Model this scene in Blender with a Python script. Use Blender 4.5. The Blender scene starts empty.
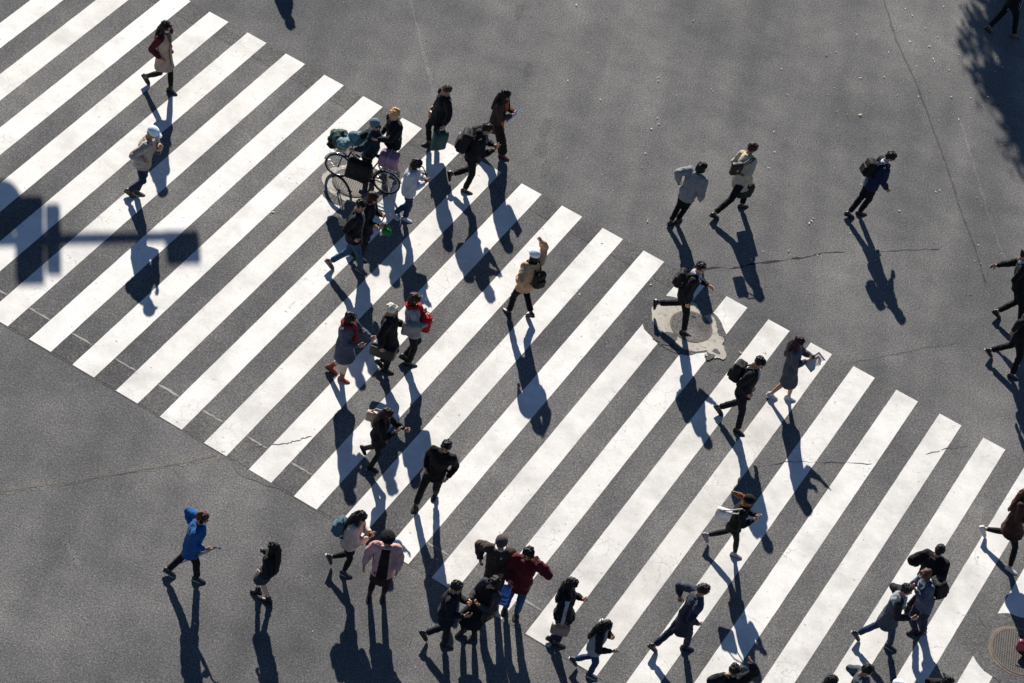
import bpy, math, random
import numpy as np
from mathutils import Vector as V, Matrix, noise
random.seed(7)
R_ = math.radians
PI = math.pi
scene = bpy.context.scene
C = scene.collection

# ------------------------------------------------------------------ camera
FPX, TILT, ROLL, DIST = 2657.51, 0.76863413, -0.29888635, 52.85295
UP = V((0, 0, 1))
_f = V((0, math.cos(TILT), -math.sin(TILT))); _r = V((1, 0, 0)); _d = _f.cross(_r)
_c, _s = math.cos(ROLL), math.sin(ROLL)
CR = _c * _r + _s * _d; CD = -_s * _r + _c * _d; CF = _f
CAM = V((0, -math.cos(TILT), math.sin(TILT))) * DIST


def at(x, y, z=0.0):
    """point at height z seen at pixel (x, y)"""
    d = CR * ((x - 512) / FPX) + CD * ((y - 341.5) / FPX) + CF
    return CAM + d * ((z - CAM.z) / d.z)


cd = bpy.data.cameras.new('camera'); co = bpy.data.objects.new('camera', cd); C.objects.link(co)
cd.sensor_width = 36; cd.lens = FPX / 1024 * 36; cd.clip_end = 6000; cd.clip_start = 0.5
m = Matrix.Identity(4)
for i in range(3):
    m[i][0] = CR[i]; m[i][1] = -CD[i]; m[i][2] = -CF[i]; m[i][3] = CAM[i]
co.matrix_world = m
scene.camera = co

# ------------------------------------------------------------------ light
SUN_EL, SUN_AZ = R_(28.3), R_(-19.6)          # azimuth clockwise from +Y
SDIR = V((math.sin(SUN_AZ) * math.cos(SUN_EL), math.cos(SUN_AZ) * math.cos(SUN_EL), math.sin(SUN_EL)))
w = bpy.data.worlds.new('World'); scene.world = w; w.use_nodes = True
nt = w.node_tree
sk = nt.nodes.new('ShaderNodeTexSky'); sk.sky_type = 'NISHITA'; sk.sun_disc = False
sk.sun_elevation = SUN_EL; sk.sun_rotation = SUN_AZ; sk.altitude = 50; sk.air_density = 0.72; sk.dust_density = 0.15; sk.ozone_density = 4.0
nt.links.new(sk.outputs[0], nt.nodes['Background'].inputs[0]); nt.nodes['Background'].inputs[1].default_value = 0.054
sl = bpy.data.lights.new('sun', 'SUN'); sl.energy = 5.0; sl.angle = R_(0.53); sl.color = (1.0, 0.945, 0.86)
so = bpy.data.objects.new('sun', sl); C.objects.link(so)
so.rotation_euler = SDIR.to_track_quat('Z', 'Y').to_euler()
vs = scene.view_settings
vs.view_transform = 'Standard'; vs.look = 'None'; vs.gamma = 1; vs.exposure = 0.74
scene.render.engine = 'CYCLES'


# ------------------------------------------------------------------ materials
def lin(c):
    if isinstance(c, str):
        c = [int(c[i:i + 2], 16) / 255 for i in (0, 2, 4)]
    return tuple((v / 12.92 if v <= 0.04045 else ((v + 0.055) / 1.055) ** 2.4) for v in c) + (1,)


class NT:
    def __init__(self, name):
        self.m = bpy.data.materials.new(name); self.m.use_nodes = True
        self.t = self.m.node_tree; self.b = self.t.nodes['Principled BSDF']
        self.tc = self.t.nodes.new('ShaderNodeTexCoord')

    def n(self, kind, **kw):
        x = self.t.nodes.new('ShaderNode' + kind)
        for k, v in kw.items():
            if k.startswith('i_'):
                x.inputs[k[2:].replace('_', ' ')].default_value = v
            else:
                setattr(x, k, v)
        return x

    def l(self, a, b):
        self.t.links.new(a, b)

    def noise(self, scale, detail=3, rough=0.55, vec=None):
        x = self.n('TexNoise'); x.inputs['Scale'].default_value = scale
        x.inputs['Detail'].default_value = detail; x.inputs['Roughness'].default_value = rough
        self.l(vec or self.tc.outputs['Object'], x.inputs['Vector']); return x

    def ramp(self, src, stops):
        x = self.n('ValToRGB'); e = x.color_ramp.elements
        while len(e) < len(stops): e.new(0.5)
        for i, (p, c) in enumerate(stops):
            e[i].position = p; e[i].color = c if len(c) == 4 else tuple(c) + (1,)
        self.l(src, x.inputs[0]); return x

    def mix(self, a, b, fac, mode='MIX'):
        x = self.n('MixRGB', blend_type=mode)
        for v, s in ((fac, x.inputs[0]), (a, x.inputs[1]), (b, x.inputs[2])):
            if hasattr(v, 'is_linked'): self.l(v, s)
            else: s.default_value = v
        return x

    def bump(self, h, strength, dist=0.01):
        x = self.n('Bump'); x.inputs['Strength'].default_value = strength; x.inputs['Distance'].default_value = dist
        self.l(h, x.inputs['Height']); self.l(x.outputs[0], self.b.inputs['Normal']); return x


_mc = {}


def cloth(c, rough=0.9, kind='cloth'):
    key = (c, rough, kind)
    if key in _mc: return _mc[key]
    q = NT(kind); col = lin(c)
    if kind == 'cloth' and max(col[:3]) < .03: col = tuple(v * .6 for v in col[:3]) + (1,)
    n1 = q.noise(7, 4); n2 = q.noise(160, 2)
    dark = tuple(v * 0.72 for v in col[:3]) + (1,); lite = tuple(min(1, v * 1.22 + 0.002) for v in col[:3]) + (1,)
    r = q.ramp(n1.outputs[0], [(0.3, dark), (0.7, lite)])
    mx = q.mix(r.outputs[0], (0.5, 0.5, 0.5, 1), 0.0)
    q.l(r.outputs[0], q.b.inputs['Base Color'])
    q.b.inputs['Roughness'].default_value = rough
    q.b.inputs['Specular IOR Level'].default_value = 0.25 if kind == 'cloth' else 0.5
    if kind == 'cloth':
        q.b.inputs['Sheen Weight'].default_value = 0.03
        q.b.inputs['Sheen Roughness'].default_value = 0.5
    q.bump(n1.outputs[0] if kind != 'cloth' else n2.outputs[0], 0.25, 0.004)
    _mc[key] = q.m; return q.m


def leather(c): return cloth(c, 0.45, 'leather')
def plastic(c): return cloth(c, 0.35, 'plastic')


def skin_mat(c):
    key = (c, 'skin')
    if key in _mc: return _mc[key]
    q = NT('skin'); col = lin(c)
    n = q.noise(18, 3)
    r = q.ramp(n.outputs[0], [(0.3, tuple(v * 0.86 for v in col[:3])), (0.7, tuple(min(1, v * 1.1) for v in col[:3]))])
    q.l(r.outputs[0], q.b.inputs['Base Color']); q.b.inputs['Roughness'].default_value = 0.5
    q.b.inputs['Subsurface Weight'].default_value = 0.12; q.b.inputs['Subsurface Radius'].default_value = (0.02, 0.008, 0.004)
    _mc[key] = q.m; return q.m


def hair_mat(c):
    key = (c, 'hair')
    if key in _mc: return _mc[key]
    q = NT('hair'); col = lin(c)
    mp = q.n('Mapping'); mp.inputs['Scale'].default_value = (1, 1, 0.12); q.l(q.tc.outputs['Object'], mp.inputs[0])
    n = q.noise(110, 3, 0.6, mp.outputs[0])
    r = q.ramp(n.outputs[0], [(0.3, tuple(v * 0.55 for v in col[:3])), (0.7, tuple(min(1, v * 1.45) for v in col[:3]))])
    q.l(r.outputs[0], q.b.inputs['Base Color']); q.b.inputs['Roughness'].default_value = 0.55
    q.b.inputs['Specular IOR Level'].default_value = 0.25
    q.bump(n.outputs[0], 0.7, 0.006)
    _mc[key] = q.m; return q.m


def metal(c, rough=0.35, met=1.0):
    key = (c, rough, 'metal')
    if key in _mc: return _mc[key]
    q = NT('metal'); n = q.noise(40, 3)
    col = lin(c)
    r = q.ramp(n.outputs[0], [(0.3, tuple(v * 0.75 for v in col[:3])), (0.75, col)])
    q.l(r.outputs[0], q.b.inputs['Base Color']); q.b.inputs['Metallic'].default_value = met; q.b.inputs['Roughness'].default_value = rough
    _mc[key] = q.m; return q.m


def plaid(c1, c2):
    q = NT('plaid cloth')
    a = q.n('TexWave', wave_type='BANDS', bands_direction='X'); a.inputs['Scale'].default_value = 5
    b = q.n('TexWave', wave_type='BANDS', bands_direction='Z'); b.inputs['Scale'].default_value = 5
    for x in (a, b): q.l(q.tc.outputs['Object'], x.inputs[0])
    mx = q.n('Math', operation='MAXIMUM'); q.l(a.outputs['Fac'], mx.inputs[0]); q.l(b.outputs['Fac'], mx.inputs[1])
    r = q.ramp(mx.outputs[0], [(0.8, lin(c1)), (0.95, lin(c2))]); q.l(r.outputs[0], q.b.inputs['Base Color']); q.b.inputs['Roughness'].default_value = 0.9
    return q.m


def striped(c1, c2, scale=4, ax='Z', rough=0.8):
    q = NT('striped cloth')
    b = q.n('TexWave', wave_type='BANDS', bands_direction=ax); b.inputs['Scale'].default_value = scale; b.inputs['Distortion'].default_value = 0.6
    q.l(q.tc.outputs['Object'], b.inputs[0])
    r = q.ramp(b.outputs['Fac'], [(0.55, lin(c1)), (0.7, lin(c2))]); q.l(r.outputs[0], q.b.inputs['Base Color']); q.b.inputs['Roughness'].default_value = rough
    return q.m


def asphalt(name, base=0.126, tint=(0.995, 0.985, 0.985), dark=False):
    q = NT(name)
    big = q.noise(0.16, 4, 0.6); mid = q.noise(1.7, 5, 0.6); fine = q.noise(24, 3, 0.7); gr = q.noise(46, 2, 0.6)
    mp = q.n('Mapping'); mp.inputs['Rotation'].default_value = (0, 0, R_(14)); mp.inputs['Scale'].default_value = (1.0, 0.08, 1)
    q.l(q.tc.outputs['Object'], mp.inputs[0]); trk = q.noise(0.9, 3, 0.5, mp.outputs[0])

    def g(v): return tuple(base * v * t for t in tint) + (1,)
    r = q.ramp(fine.outputs[0], [(0.22, g(0.45)), (0.5, g(1.0)), (0.78, g(1.75))])
    g2 = q.ramp(gr.outputs[0], [(0.28, (0.42,) * 3), (0.5, (1,) * 3), (0.72, (1.85,) * 3)])
    a = q.mix(r.outputs[0], g2.outputs[0], 0.9, 'MULTIPLY')
    b1 = q.ramp(big.outputs[0], [(0.34, (0.70, 0.71, 0.73)), (0.66, (1.22, 1.21, 1.19))])
    b2 = q.ramp(mid.outputs[0], [(0.3, (0.86, 0.865, 0.88)), (0.7, (1.12, 1.11, 1.09))])
    b3 = q.ramp(trk.outputs[0], [(0.35, (0.80, 0.80, 0.82)), (0.65, (1.12, 1.11, 1.09))])
    md2 = q.noise(0.55, 5, 0.68); b4 = q.ramp(md2.outputs[0], [(0.36, (0.88, 0.885, 0.89)), (0.5, (1, 1, 1)), (0.68, (1.20, 1.19, 1.17))])
    # chewing gum and oil spots
    vg = q.n('TexVoronoi'); vg.inputs['Scale'].default_value = 0.9; q.l(q.tc.outputs['Object'], vg.inputs['Vector'])
    dn = q.noise(7, 2); ad = q.n('Math', operation='MULTIPLY_ADD'); ad.inputs[1].default_value = 0.09; q.l(dn.outputs[0], ad.inputs[0]); q.l(vg.outputs['Distance'], ad.inputs[2])
    b5 = q.ramp(ad.outputs[0], [(0.07, (0.74, 0.74, 0.75)), (0.105, (1, 1, 1))])
    for x in (b1, b2, b3, b4, b5): a = q.mix(a.outputs[0], x.outputs[0], 1.0, 'MULTIPLY')
    # pale aggregate stones
    vo = q.n('TexVoronoi'); vo.inputs['Scale'].default_value = 30; q.l(q.tc.outputs['Object'], vo.inputs['Vector'])
    sepx = q.n('SeparateColor'); q.l(vo.outputs['Color'], sepx.inputs[0])
    gt = q.n('Math', operation='GREATER_THAN'); gt.inputs[1].default_value = 0.90; q.l(sepx.outputs[0], gt.inputs[0])
    ld = q.n('Math', operation='LESS_THAN'); ld.inputs[1].default_value = 0.34; q.l(vo.outputs['Distance'], ld.inputs[0])
    mu = q.n('Math', operation='MULTIPLY'); q.l(gt.outputs[0], mu.inputs[0]); q.l(ld.outputs[0], mu.inputs[1])
    mu2 = q.n('Math', operation='MULTIPLY'); mu2.inputs[1].default_value = 0.45; q.l(mu.outputs[0], mu2.inputs[0])
    a = q.mix(a.outputs[0], (0.26, 0.25, 0.235, 1), mu2.outputs[0])
    q.l(a.outputs[0], q.b.inputs['Base Color']); q.b.inputs['Roughness'].default_value = 0.92
    q.b.inputs['Specular IOR Level'].default_value = 0.2
    q.bump(gr.outputs[0], 0.35, 0.006)
    return q.m


def paint(name, col=(0.74, 0.725, 0.70), wear=0.0):
    q = NT(name)
    n = q.noise(2.2, 5, 0.6); f = q.noise(30, 3, 0.65); sp = q.noise(9, 4, 0.7); gr = q.noise(60, 2)
    r = q.ramp(n.outputs[0], [(0.3, tuple(v * 0.86 for v in col)), (0.7, tuple(min(0.86, v * 1.05) for v in col))])
    r2 = q.ramp(f.outputs[0], [(0.25, (0.86, 0.85, 0.83)), (0.55, (1, 1, 1))])
    a = q.mix(r.outputs[0], r2.outputs[0], 1.0, 'MULTIPLY')
    oi = q.n('ObjectInfo'); r3 = q.ramp(oi.outputs['Random'], [(0, (0.90, 0.89, 0.87)), (1, (1.03, 1.03, 1.03))]); a = q.mix(a.outputs[0], r3.outputs[0], 1.0, 'MULTIPLY')
    dk = q.noise(0.9, 4, 0.65); r4 = q.ramp(dk.outputs[0], [(0.3, (0.77, 0.765, 0.76)), (0.55, (1, 1, 1))]); a = q.mix(a.outputs[0], r4.outputs[0], 1.0, 'MULTIPLY')
    # hairline cracks, only in patches
    vo = q.n('TexVoronoi', feature='DISTANCE_TO_EDGE'); vo.inputs['Scale'].default_value = 2.6
    dn = q.noise(3.0, 4, 0.7)
    dv = q.mix(q.tc.outputs['Object'], dn.outputs['Color'], 0.28, 'ADD'); q.l(dv.outputs[0], vo.inputs['Vector'])
    cr = q.n('Math', operation='LESS_THAN'); cr.inputs[1].default_value = 0.011; q.l(vo.outputs['Distance'], cr.inputs[0])
    pm = q.noise(0.55, 2); pr = q.ramp(pm.outputs[0], [(0.52, (0, 0, 0)), (0.62, (1, 1, 1))])
    cm = q.n('Math', operation='MULTIPLY'); q.l(cr.outputs[0], cm.inputs[0]); q.l(pr.outputs[0], cm.inputs[1])
    cs = q.n('Math', operation='MULTIPLY'); cs.inputs[1].default_value = 0.5; q.l(cm.outputs[0], cs.inputs[0])
    a = q.mix(a.outputs[0], (0.24, 0.23, 0.22, 1), cs.outputs[0])
    # chips down to the asphalt
    ch = q.ramp(sp.outputs[0], [(0.648 - wear, (0, 0, 0)), (0.70 - wear, (1, 1, 1))])
    a = q.mix(a.outputs[0], (0.20, 0.195, 0.185, 1), ch.outputs[0])
    q.l(a.outputs[0], q.b.inputs['Base Color']); q.b.inputs['Roughness'].default_value = 0.72
    q.bump(gr.outputs[0], 0.2, 0.004)
    return q.m


M_ROAD = asphalt('asphalt')
M_PATCH = asphalt('newer asphalt', 0.106, (1.0, 0.98, 0.96))
M_PATCH2 = asphalt('dark asphalt', 0.112, (1.0, 0.99, 0.985))
M_PAINT = paint('white road paint')
M_FADED = paint('worn road paint', (0.30, 0.295, 0.28), 0.12)
M_CREAM2 = paint('grey mortar', (0.34, 0.32, 0.29), 0.09)
M_CREAM = paint('cream mortar', (0.44, 0.405, 0.35), 0.09)


# ------------------------------------------------------------------ mesh helpers
class MB:
    def __init__(self): self.v = []; self.f = []

    def add(self, vs, fs):
        o = len(self.v); self.v += [tuple(p) for p in vs]; self.f += [tuple(i + o for i in f) for f in fs]; return self

    def ell(self, c, r, ax=None, nu=14, nv=9):
        c = V(c); ax = ax or (V((1, 0, 0)), V((0, 1, 0)), V((0, 0, 1)))
        if not hasattr(r, '__len__'): r = (r, r, r)
        vs = [c + ax[2] * r[2]]
        for j in range(1, nv):
            t = PI * j / nv; st, ct = math.sin(t), math.cos(t)
            for i in range(nu):
                p = 2 * PI * i / nu
                vs.append(c + ax[0] * (r[0] * st * math.cos(p)) + ax[1] * (r[1] * st * math.sin(p)) + ax[2] * (r[2] * ct))
        vs.append(c - ax[2] * r[2])
        fs = [(0, 1 + i, 1 + (i + 1) % nu) for i in range(nu)]
        for j in range(nv - 2):
            for i in range(nu):
                a = 1 + j * nu + i; b = 1 + j * nu + (i + 1) % nu
                fs.append((a, a + nu, b + nu, b))
        L = len(vs) - 1; k = 1 + (nv - 2) * nu
        fs += [(L, k + (i + 1) % nu, k + i) for i in range(nu)]
        return self.add(vs, fs)

    def loft(self, rings, n=20):
        """rings: (centre, axisA, axisB)"""
        vs = []
        for c, A, B in rings:
            for i in range(n):
                p = 2 * PI * i / n; vs.append(V(c) + A * math.cos(p) + B * math.sin(p))
        fs = []
        flip = False
        if len(rings) > 1:
            d = V(rings[-1][0]) - V(rings[0][0]); flip = rings[0][1].cross(rings[0][2]).dot(d) < 0
        for j in range(len(rings) - 1):
            for i in range(n):
                a = j * n + i; b = j * n + (i + 1) % n
                fs.append((a, b, b + n, a + n))
        fs.append(tuple(range(n))[::-1]); k = (len(rings) - 1) * n; fs.append(tuple(range(k, k + n)))
        if flip: fs = [f[::-1] for f in fs]
        return self.add(vs, fs)

    def tube(self, pts, rad, n=10):
        pts = [V(p) for p in pts]
        if not hasattr(rad, '__len__'): rad = [rad] * len(pts)
        ref = None; rings = []
        for i, p in enumerate(pts):
            t = (pts[min(i + 1, len(pts) - 1)] - pts[max(i - 1, 0)]).normalized()
            if ref is None:
                ref = t.orthogonal().normalized()
            ref = (ref - t * ref.dot(t)).normalized(); b = t.cross(ref)
            rings.append((p, ref * rad[i], b * rad[i]))
        return self.loft(rings, n)

    def chain(self, pts, rad):
        """tapered tube with ball joints, for remeshed unions"""
        self.tube(pts, rad, 12)
        for p, r in zip(pts, rad): self.ell(p, r * 1.0, nu=12, nv=8)
        return self

    def box(self, c, ax, h, bev=0.0):
        """bevelled box: centre, three axes, half sizes"""
        c = V(c); X, Y, Z = ax
        b = min(bev, min(h) * 0.9)
        if b <= 0:
            vs = [c + X * (sx * h[0]) + Y * (sy * h[1]) + Z * (sz * h[2]) for sz in (-1, 1) for sy in (-1, 1) for sx in (-1, 1)]
            return self.add(vs, [(0, 2, 3, 1), (4, 5, 7, 6), (0, 1, 5, 4), (2, 6, 7, 3), (0, 4, 6, 2), (1, 3, 7, 5)])
        def ring(ix, iy, z, k):
            out = []
            hx, hy = h[0] - ix, h[1] - iy
            r = k
            for (sx, sy, a0) in ((1, 1, 0), (-1, 1, 90), (-1, -1, 180), (1, -1, 270)):
                for t in (0, 30, 60, 90):
                    a = R_(a0 + t)
                    out.append(c + X * (sx * (hx - r) + r * math.cos(a)) + Y * (sy * (hy - r) + r * math.sin(a)) + Z * z)
            return out
        lv = [ring(b * .8, b * .8, -h[2], b * .4), ring(b * .2, b * .2, -h[2] + b * .3, b * .8), ring(0, 0, -h[2] + b, b), ring(0, 0, h[2] - b, b), ring(b * .2, b * .2, h[2] - b * .3, b * .8), ring(b * .8, b * .8, h[2], b * .4)]
        n = 16; vs = [p for r in lv for p in r]; fs = [tuple(range(n))[::-1]]
        for j in range(5):
            for i in range(n):
                a = j * n + i; q = j * n + (i + 1) % n; fs.append((a, q, q + n, a + n))
        fs.append(tuple(range(5 * n, 6 * n)))
        return self.add(vs, fs)

    def mesh(self, name='part', smooth=True):
        me = bpy.data.meshes.new(name); me.from_pydata(self.v, [], self.f); me.update()
        if smooth: me.polygons.foreach_set('use_smooth', [True] * len(me.polygons))
        return me

    def build(self, name, mat, parent=None, smooth=True):
        return link(name, self.mesh(name, smooth), mat, parent)


def link(name, me, mat, parent=None):
    o = bpy.data.objects.new(name, me); C.objects.link(o)
    if mat is not None and not me.materials: me.materials.append(mat)
    if parent is not None: o.parent = parent
    return o


def tag(o, label=None, cat=None, group=None, kind=None):
    if label: o['label'] = label
    if cat: o['category'] = cat
    if group: o['group'] = group
    if kind: o['kind'] = kind
    return o


def thing(name, label, cat, loc, group=None):
    o = bpy.data.objects.new(name, None); C.objects.link(o); o.location = loc; o.empty_display_size = 0.2
    return tag(o, label, cat, group)


_tmp = []


def remesh(mb, vox, smooth=2, fac=0.5):
    me = mb.mesh('tmp'); o = bpy.data.objects.new('tmp', me); C.objects.link(o)
    md = o.modifiers.new('r', 'REMESH'); md.mode = 'VOXEL'; md.voxel_size = vox; md.use_smooth_shade = True
    if smooth:
        s = o.modifiers.new('s', 'SMOOTH'); s.factor = fac; s.iterations = smooth
    dg = bpy.context.evaluated_depsgraph_get(); dg.update()
    out = bpy.data.meshes.new_from_object(o.evaluated_get(dg))
    bpy.data.objects.remove(o); bpy.data.meshes.remove(me)
    out.polygons.foreach_set('use_smooth', [True] * len(out.polygons))
    return out


def arr(me):
    a = np.empty(len(me.vertices) * 3); me.vertices.foreach_get('co', a); return a.reshape(-1, 3)


def mesh_data(me):
    return arr(me), [tuple(p.vertices) for p in me.polygons]


def wrinkle(me, amp, fr, seed, stretch=(1, 1, 1)):
    nr = [v.normal.copy() for v in me.vertices]
    for v, n in zip(me.vertices, nr):
        p = v.co
        q = V((p.x * fr * stretch[0] + seed * 3.7, p.y * fr * stretch[1] + seed * 1.3, p.z * fr * stretch[2] + seed))
        d = noise.noise(q) + 0.5 * noise.noise(q * 2.3)
        v.co = p + n * (amp * d)
    me.update()


def patch(me, pred, off, name='patch'):
    """copy of the faces of a garment chosen by pred, laid proud of it"""
    nr = [v.normal.copy() for v in me.vertices]; vs = []; fs = []; mp = {}
    for p in me.polygons:
        if pred(p.center, p.normal):
            f = []
            for i in p.vertices:
                if i not in mp: mp[i] = len(vs); vs.append(me.vertices[i].co + nr[i] * off)
                f.append(mp[i])
            fs.append(f)
    if not fs: return None
    o = bpy.data.meshes.new(name); o.from_pydata(vs, [], fs); o.update()
    o.polygons.foreach_set('use_smooth', [True] * len(o.polygons))
    return o


# ------------------------------------------------------------------ templates
def head_template():
    b = MB()
    b.ell((0, -.06, .12), (.355, .44, .37), nu=24, nv=16)
    b.ell((0, .09, -.16), (.275, .29, .27), nu=20, nv=14)
    b.ell((0, .17, -.36), (.16, .17, .13))
    b.ell((0, .22, .07), (.25, .17, .20))
    b.tube([(0, .36, .08), (0, .40, 0), (0, .455, -.09)], [.035, .045, .06]); b.ell((0, .44, -.09), .062); b.ell((.05, .40, -.1), .04); b.ell((-.05, .40, -.1), .04)
    b.ell((0, .36, -.25), (.12, .05, .035)); b.ell((0, .33, .13), (.24, .06, .05))
    for s in (-1, 1):
        b.ell((s * .37, -.04, -.01), (.05, .09, .14)); b.ell((s * .16, .27, -.08), (.11, .09, .10))
    b.chain([(0, -.10, -.25), (0, -.15, -.75)], [.24, .25])
    return mesh_data(remesh(b, .03, 2))


def hand_template(c1, c2, c3, spread=1.0):
    b = MB()
    b.ell((0, 0, .045), (.040, .015, .052)); b.ell((.004, .002, .072), (.039, .013, .022)); b.ell((.022, .008, .035), (.02, .015, .03))
    b.chain([(0, 0, -.02), (0, 0, .02)], [.026, .027])
    for k, (x, L) in enumerate(((.029, .070), (.010, .078), (-.010, .072), (-.029, .056))):
        p = V((x, 0, .083 if k != 3 else .076)); a = 0; pts = [p.copy()]
        for sfrac, cur in zip((.45, .30, .25), (c1, c2, c3)):
            a += cur * (1 + .06 * k)
            p = p + V((x * .18 * spread, math.sin(R_(a)), math.cos(R_(a)))).normalized() * (L * sfrac); pts.append(p.copy())
        b.chain(pts, [.0095, .0088, .008, .007])
    b.chain([(.028, .006, .028), (.052, .018, .052), (.057, .030, .077), (.052, .040, .094)], [.012, .0105, .0095, .008])
    return mesh_data(remesh(b, .0046, 1))


HEAD = head_template()
HANDS = {'relax': hand_template(18, 24, 20), 'grip': hand_template(62, 70, 45, .4), 'hold': hand_template(32, 42, 30, .8), 'flat': hand_template(4, 6, 5)}


def hair_pieces(kind, b):
    b.ell((0, -.10, .16), (.40, .47, .39), nu=20, nv=14)
    b.ell((0, .22, .36), (.29, .17, .12)); b.ell((0, -.33, -.04), (.33, .2, .28))
    for s in (-1, 1): b.ell((s * .34, -.03, .12), (.10, .22, .2))
    if kind in ('bob', 'long'):
        for s in (-1, 1): b.ell((s * .34, -.07, -.17), (.12, .28, .36)); b.ell((s * .27, .22, .22), (.13, .15, .2))
        b.ell((0, -.3, -.2), (.38, .24, .42))


HAIR = {}
for k in ('short', 'bob', 'long'):
    b = MB(); hair_pieces(k, b); HAIR[k] = b


# ------------------------------------------------------------------ people
def ik(a, t, l1, l2, pole):
    d = t - a; L = d.length; mx = (l1 + l2) * .995
    if L > mx: t = a + d * (mx / L); d = t - a; L = mx
    L = max(L, abs(l1 - l2) + .02)
    x = (l1 * l1 - l2 * l2 + L * L) / (2 * L); h = math.sqrt(max(l1 * l1 - x * x, 0)); u = d.normalized()
    p = pole - u * pole.dot(u)
    p = p.normalized() if p.length > 1e-5 else u.orthogonal().normalized()
    return a + u * x + p * h, t


ARMS = {  # (out, fwd, up) in arm lengths, elbow pole, hand
    'hang': ((.13, .05, -.94), (.5, -.8, 0), 'relax'),
    'swingF': ((.06, .50, -.78), (.4, -.8, -.3), 'relax'),
    'swingB': ((.16, -.52, -.78), (.4, -.8, -.1), 'relax'),
    'pocket': ((.04, .16, -.78), (.4, -1, 0), 'grip'),
    'phone': ((-.20, .52, -.30), (.5, -.3, -.8), 'hold'),
    'chest': ((-.26, .40, -.16), (.6, -.2, -.7), 'hold'),
    'fore': ((-.05, .56, -.46), (.4, -.6, -.6), 'relax'),
    'reach': ((-.06, .80, -.36), (.5, -.2, -.8), 'hold'),
    'ear': ((.04, .14, .30), (.9, .5, -.4), 'hold'),
    'up': ((-.06, .10, .92), (.8, .2, 0), 'flat'),
    'bag': ((.20, .04, -.95), (.4, -.8, 0), 'grip'),
    'bagF': ((.16, .35, -.86), (.4, -.8, 0), 'grip'),
    'elbow': ((.14, .05, -.58), (.6, -.9, .0), 'grip'),
    'strap': ((-.06, .26, -.20), (.6, -.3, -.8), 'grip'),
    'back': ((.16, -.34, -.58), (.5, -1, .3), 'grip'),
    'bars': ((.02, .80, -.42), (.7, -.2, -.5), 'grip'),
}

GROUP = 'people walking over the crossing'
PEOPLE = {}


def solve(s):
    F = at(s['f'][0] * 40 + 512, s['f'][1] * 40 + 341.5) - at(512, 341.5); F.z = 0; F.normalize()
    fl = [V(at(*s[k])) for k in ('L', 'R')]
    sx, sy = s['h']
    best = None
    for H in [s['H']] if 'H' in s else [1.46 + .02 * i for i in range(20)]:
        mid = (fl[0] + fl[1]) / 2; mid.z = 0
        wts = [1 / (.02 + max(0, p.z - .06)) for p in fl]
        mid = (fl[0] * (1 + wts[0] * .01) + fl[1] * (1 + wts[1] * .01)) / (2 + .01 * sum(wts)); mid.z = 0
        # pelvis height from reach
        pel = mid.copy()
        for it in range(3):
            zp = .525 * H
            for p in fl:
                d = math.hypot(p.x - pel.x, p.y - pel.y); L = .475 * H
                if d < L: zp = min(zp, p.z + math.sqrt(L * L - d * d) + .02 * H)
            Lh = .40 * H; hd = None
            for i in range(60):
                z = zp + Lh * (1.0 - i / 80)
                q = at(sx, sy, z); dd = (q - V((pel.x, pel.y, zp))).length
                if hd is None or abs(dd - Lh) < hd[0] - 1e-6: hd = (abs(dd - Lh), q)
                if dd <= Lh: hd = (abs(dd - Lh), q); break
            off = hd[1] - mid; off.z = 0
            pel = mid + off * .38
        P = V((pel.x, pel.y, zp)); o2 = hd[1] - P; o2.z = 0
        cost = (off - F * s.get('lean', .10)).length ** 2 * 6 + hd[0] ** 2 * 30 + (H - s.get('Hp', 1.66)) ** 2 * 2
        if best is None or cost < best[0]: best = (cost, H, P, hd[1], off)
    _, H, P, Hd, off = best
    return H, P, Hd, F, fl, off


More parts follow.
